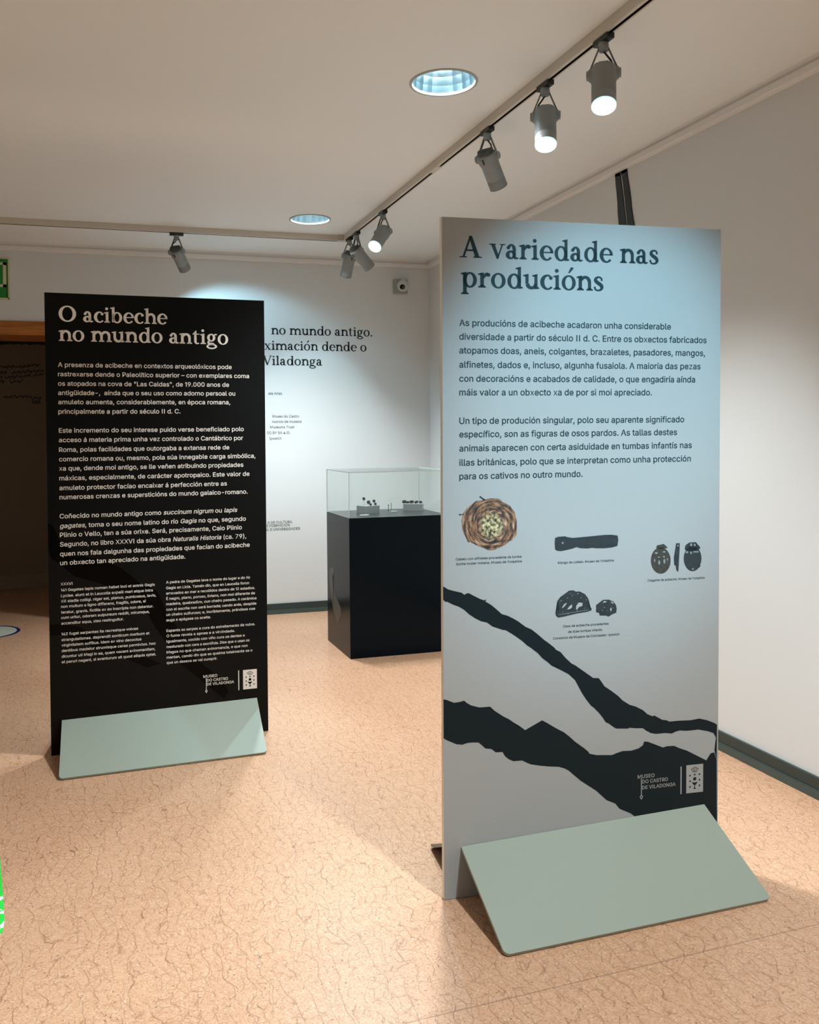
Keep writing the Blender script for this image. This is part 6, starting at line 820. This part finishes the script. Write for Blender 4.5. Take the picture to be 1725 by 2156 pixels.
def bead(u, v, z, r, label, lump=False, pin=0.0):
    x, y = case_pt(u, v); bm = nb()
    if lump:
        bmesh.ops.create_icosphere(bm, subdivisions=3, radius=r)
        for q in bm.verts: q.co = Vector((q.co.x * 1.35, q.co.y, q.co.z * 0.9)) * (1 + 0.16 * math.sin(q.co.x * 190 + u * 70) * math.cos(q.co.z * 150 + v * 40))
    else:
        lathe(bm, [(r * .25, -r * .8), (r * .75, -r * .62), (r, 0), (r * .75, r * .62), (r * .25, r * .8)], Matrix.Rotation(PI / 2.3, 4, 'X'), 20)
        lathe(bm, [(r * .25, -r * .8), (r * .22, 0), (r * .25, r * .8)], Matrix.Rotation(PI / 2.3, 4, 'X'), 20)
    if pin:
        t = thing('jet_bead', label, 'bead', (x, y, z), 0, 'jet beads in the display case')
        for q in bm.verts: q.co.z += pin
        obj('bead', bm, 'jet', t, True)
        b2 = nb(); tube(b2, [(0, 0, 0), (0, 0, pin - r * 0.7)], 0.0011, 6); obj('mount_pin', b2, 'steel', t)
        return t
    o = obj('jet_bead' if not lump else 'jet_carving', bm, 'jet', None, True); o.location = (x, y, z + r * (0.88 if lump else 0.92))
    tag(o, label, 'bead' if not lump else 'carving', 'jet beads in the display case' if not lump else 'jet carvings in the display case'); return o
zt = CH + 0.055
bead(0.190, 0.285, zt, 0.011, 'black jet bead on the tallest pin above the left acrylic block', pin=0.044)
bead(0.212, 0.250, zt, 0.013, 'large black jet bead on a pin low over the left block, below the tallest one', pin=0.022)
bead(0.222, 0.235, zt, 0.0085, 'small black jet bead lying on the front of the left acrylic block')
bead(0.262, 0.285, zt, 0.011, 'black jet bead on a pin at the right end of the left block', pin=0.026)
bead(0.264, 0.262, zt, 0.009, 'small black jet bead lying at the right end of the left block')
zr = CH + 0.050
for i, (u, v, r, lab) in enumerate(((0.520, 0.392, 0.013, 'upright black jet carving at the left end of the row on the right block'), (0.540, 0.378, 0.0095, 'black jet carving second from the left on the right block'),
        (0.566, 0.374, 0.012, 'black jet carving in the middle of the right block'), (0.592, 0.348, 0.011, 'black jet carving fourth from the left on the right block'), (0.618, 0.336, 0.010, 'black jet carving at the right end of the right block'))):
    bead(u, v, zr, r, lab, True)
for u, v, w, lab in ((0.150, 0.150, 0.06, 'small white label card at the front left of the case deck'), (0.425, 0.335, 0.045, 'small white label card in the middle of the case deck')):
    x, y = case_pt(u, v); bm = nb(); vs = box(bm, -w / 2, -0.015, 0, w / 2, 0.015, 0.004); o = obj('label_card', bm, 'card'); o.location = (x, y, CH); tag(o, lab, 'label', 'label cards in the display case')
for u, v, hh, lab in ((0.405, 0.400, 0.040, 'thin dark jet pin standing behind the middle label card, left one'), (0.428, 0.408, 0.052, 'thin pale pin standing behind the middle label card, right one')):
    x, y = case_pt(u, v); bm = nb(); tube(bm, [(0, 0, 0), (0, 0, hh)], 0.0022, 8); bmesh.ops.create_icosphere(bm, subdivisions=2, radius=0.0042, matrix=Matrix.Translation((0, 0, hh)))
    o = obj('hair_pin', bm, 'jet' if hh < .05 else 'steel', None, True); o.location = (x, y, CH); tag(o, lab, 'pin', 'pins in the display case')

# ------------------------------------------------------------ wall lettering
def on_wall(name, label, cat): return thing(name, label, cat, (0, D, 0))
wt = on_wall('wall_title', 'large dark serif title lettering on the back wall, ending in Viladonga', 'lettering')
for t_, (x0, z0), (x1, z1) in WALLTXT:
    if t_ == 'ximación dende o':
        k = (x1 - x0) / 14.4; serif('title_line', [(t_, x0 + 0.0, x1, z0)], 0.0510, 'wall_ink', wt, -0.0008)
    else: serif('title_line', [(t_, x0, x1, z0)], 0.0510, 'wall_ink', wt, -0.0008)
wc = on_wall('wall_credits', 'small grey credit lines on the back wall beside the black panel edge', 'lettering')
sans('credit_line', [(WALLSMALL[0][0], 0, WALLSMALL[0][1][0], WALLSMALL[0][1][1])], 0.020, 'wall_ink_pale', wc, -0.0008, align='right')
sans('credit_line', [(t_, 0, p[0], p[1]) for t_, p in WALLSMALL[1:6]], 0.020, 'wall_ink_pale', wc, -0.0008, align='right')
wp = on_wall('wall_department_name', 'small grey capitals of a government department low on the back wall', 'lettering')
sans('capital_line', [(t_, 0, p[0], p[1]) for t_, p in WALLSMALL[6:9]], 0.0200, 'wall_ink_pale', wp, -0.0008, align='right')

# forked black strip on the right wall
def strip_poly():
    # y decreases to the right in view; built in the wall plane (a = y, z)
    A = []
    n = 26
    for i in range(n + 1):
        t = i / n; z = 2.814 - 1.35 * t; wob = 0.005 * math.sin(i * 1.9) + 0.003 * math.sin(i * 4.3); g = min(1.35 * t, 0.42)
        A.append((z, 4.123 - 0.1155 * g + wob, 4.079 - 0.185 * g + wob * .5, 4.0637 - 0.175 * g + wob * .4, 4.018 - 0.20 * g + wob))
    return A
SP = strip_poly(); bm = nb(); th = 0.006
def ribbon(cols):
    f = []; g = []
    for z, a, c in cols:
        f.append((bm.verts.new((XR - th, a, z)), bm.verts.new((XR - th, c, z)))); g.append((bm.verts.new((XR - 0.0002, a, z)), bm.verts.new((XR - 0.0002, c, z))))
    for i in range(len(f) - 1):
        bm.faces.new((f[i][0], f[i][1], f[i + 1][1], f[i + 1][0])); bm.faces.new((g[i][0], g[i + 1][0], g[i + 1][1], g[i][1]))
        bm.faces.new((f[i][0], f[i + 1][0], g[i + 1][0], g[i][0])); bm.faces.new((f[i][1], g[i][1], g[i + 1][1], f[i + 1][1]))
    bm.faces.new((f[0][0], g[0][0], g[0][1], f[0][1])); bm.faces.new((f[-1][0], f[-1][1], g[-1][1], g[-1][0]))
ribbon([(z, a, b_) for z, a, b_, c_, d_ in SP]); ribbon([(z, c_, d_) for z, a, b_, c_, d_ in SP]); ribbon([(2.8149, 4.123, 4.018), (2.798, 4.123, 4.016)])
tag(obj('wall_strip', bm, 'strip'), 'forked black wavy strip on the right wall, rising above the pale panel to the cornice', 'wall graphic')

# ------------------------------------------------------------ security camera
cc = thing('security_camera', 'small pale dome security camera high on the back wall near the corner', 'camera', (2.432, D, 2.655))
b = nb(); box(b, -0.062, -0.035, -0.058, 0.062, 0, 0.062, 0, 0.014); obj('mount_base', b, 'cctv_base', cc, True)
bm = nb(); bmesh.ops.create_uvsphere(bm, u_segments=28, v_segments=18, radius=0.050, matrix=Matrix.Translation((0.008, -0.055, 0.004))); obj('ball_housing', bm, 'cctv', cc, True)
cdv = Vector((-0.34, -0.90, -0.28)).normalized(); q = cdv.to_track_quat('Z', 'Y').to_matrix().to_4x4(); mt = Matrix.Translation((0.004, -0.060, 0.000)) @ q
bm = nb(); lathe(bm, [(0.034, 0.025), (0.034, 0.058), (0.031, 0.064), (0.024, 0.064), (0.022, 0.056)], mt, 28); obj('lens_barrel', bm, 'cctv', cc, True)
bm = nb(); lathe(bm, [(0.0235, 0.057), (0.014, 0.0595), (0.0004, 0.0605)], mt, 28); obj('lens', bm, 'lens_glass', cc, True)

# ------------------------------------------------------------ exit sign
es = thing('exit_sign', 'green and cream emergency exit sign above the doorway, cut by the picture edge', 'sign', (-0.7655, D, 2.6075))
b = nb(); box(b, -0.155, -0.008, -0.154, 0.155, 0, 0.154, 0, 0.001); obj('sign_plate', b, 'sign_cream', es)
pl = flat('green_field', [rect(-0.143, -0.142, 0.143, 0.142)], 'sign_green', es, -0.0086)
flat('dark_line', [rect(0.132, -0.142, 0.1365, 0.122)], 'sign_black', pl, -0.0090)
flat('doorway_symbol', [rect(-0.02, 0.098, 0.132, 0.118), rect(0.108, -0.064, 0.132, 0.118), rect(0.085, -0.064, 0.132, -0.044)], 'sign_cream', pl, -0.0089)
man = [circ(-0.005, 0.072, 0.014, 14), [(-0.03, 0.05), (0.015, 0.055), (0.02, 0.0), (-0.02, -0.005)], [(-0.02, 0.0), (0.0, 0.0), (-0.04, -0.045), (-0.085, -0.05), (-0.085, -0.062), (-0.035, -0.06)],
       [(0.0, 0.0), (0.02, 0.0), (0.045, -0.03), (0.03, -0.075), (0.014, -0.075), (0.026, -0.032)], [(0.012, 0.052), (0.055, 0.012), (0.046, 0.004), (0.008, 0.035)], [(-0.03, 0.05), (-0.066, 0.03), (-0.062, 0.0), (-0.052, 0.0), (-0.052, 0.022), (-0.026, 0.034)]]
flat('running_figure', man, 'sign_cream', pl, -0.0089)
b = nb(); lathe(b, [(0.005, 0.0), (0.005, 0.003), (0.001, 0.0036)], Matrix.Translation((0.146, -0.0075, -0.146)) @ Matrix.Rotation(PI / 2, 4, 'X'), 12, cap1=True); obj('screw', b, 'black', es)

# ------------------------------------------------------------ handwriting on the dark wall beyond the doorway
hw = thing('wall_handwriting', 'black cursive handwriting on the dark brown wall beyond the doorway', 'lettering', (0, YF, 0))
rnd = random.Random(3)
for (x0, z0), (x1, z1) in SCRIPT:
    bm = nb(); n = max(8, int(abs(x1 - x0) / 0.007)); pts = []; ph = rnd.random() * 6; amp = 0.012
    for i in range(n + 1):
        t = i / n; k = i * 1.15 + ph; tall = 1.9 if rnd.random() < 0.06 else 1.0
        amp = 0.007 + 0.008 * abs(math.sin(i * 0.37 + ph))
        if i and rnd.random() < 0.12: ph += 1.7
        pts.append(Vector((x0 + (x1 - x0) * t + 0.007 * math.cos(k * 0.93), -0.001, z0 + (z1 - z0) * t + amp * tall * math.sin(k))))
    wv = 0.0042; L = []
    for i, p in enumerate(pts):
        dd = (pts[min(i + 1, n)] - pts[max(i - 1, 0)]).normalized(); nn = Vector((-dd.z, 0, dd.x)) * wv; L.append((bm.verts.new(p + nn), bm.verts.new(p - nn)))
    for a, b_ in zip(L, L[1:]): bm.faces.new((a[0], a[1], b_[1], b_[0]))
    obj('written_line', bm, 'script_ink', hw)
bm = nb(); n = 90; L = []
for i in range(n + 1):
    x = -1.6 + 1.75 * i / n; L.append((bm.verts.new((x, -0.001, 2.352 + 0.006 * rnd.random())), bm.verts.new((x, -0.001, 2.312 + 0.014 * rnd.random()))))
for a, b_ in zip(L, L[1:]): bm.faces.new((a[0], a[1], b_[1], b_[0]))
obj('torn_border', bm, 'script_ink', hw)

# ------------------------------------------------------------ floor stickers
fd = thing('floor_sticker', 'round white floor sticker with a navy rim lying by the doorway', 'floor sticker', (-0.803, 6.905, 0))
bm = nb(); lathe(bm, [(0.225, 0.0), (0.2245, 0.0016), (0.200, 0.0016)], n=64); obj('rim', bm, 'disc_rim', fd)
bm = nb(); lathe(bm, [(0.201, 0.0012), (0.199, 0.0017), (0.001, 0.0017)], n=64); obj('face', bm, 'disc', fd)
bm = nb(); PA = [(-0.62, 3.42), (-0.385, 3.42), (-0.358, 3.30), (-0.330, 3.08), (-0.305, 2.90), (-0.288, 2.76), (-0.287, 2.71), (-0.296, 2.675), (-0.32, 2.655), (-0.36, 2.645), (-0.62, 2.62)]
f0 = [bm.verts.new((x, y, 0.0002)) for x, y in PA]; f1 = [bm.verts.new((x, y, 0.0018)) for x, y in PA]; n = len(PA)
bm.faces.new(f0[::-1]); bm.faces.new(f1)
for k in range(n): bm.faces.new((f0[k], f0[(k + 1) % n], f1[(k + 1) % n], f1[k]))
tag(obj('floor_sticker', bm, 'decal'), 'bright green and white patterned floor sticker at the left edge in front', 'floor sticker')
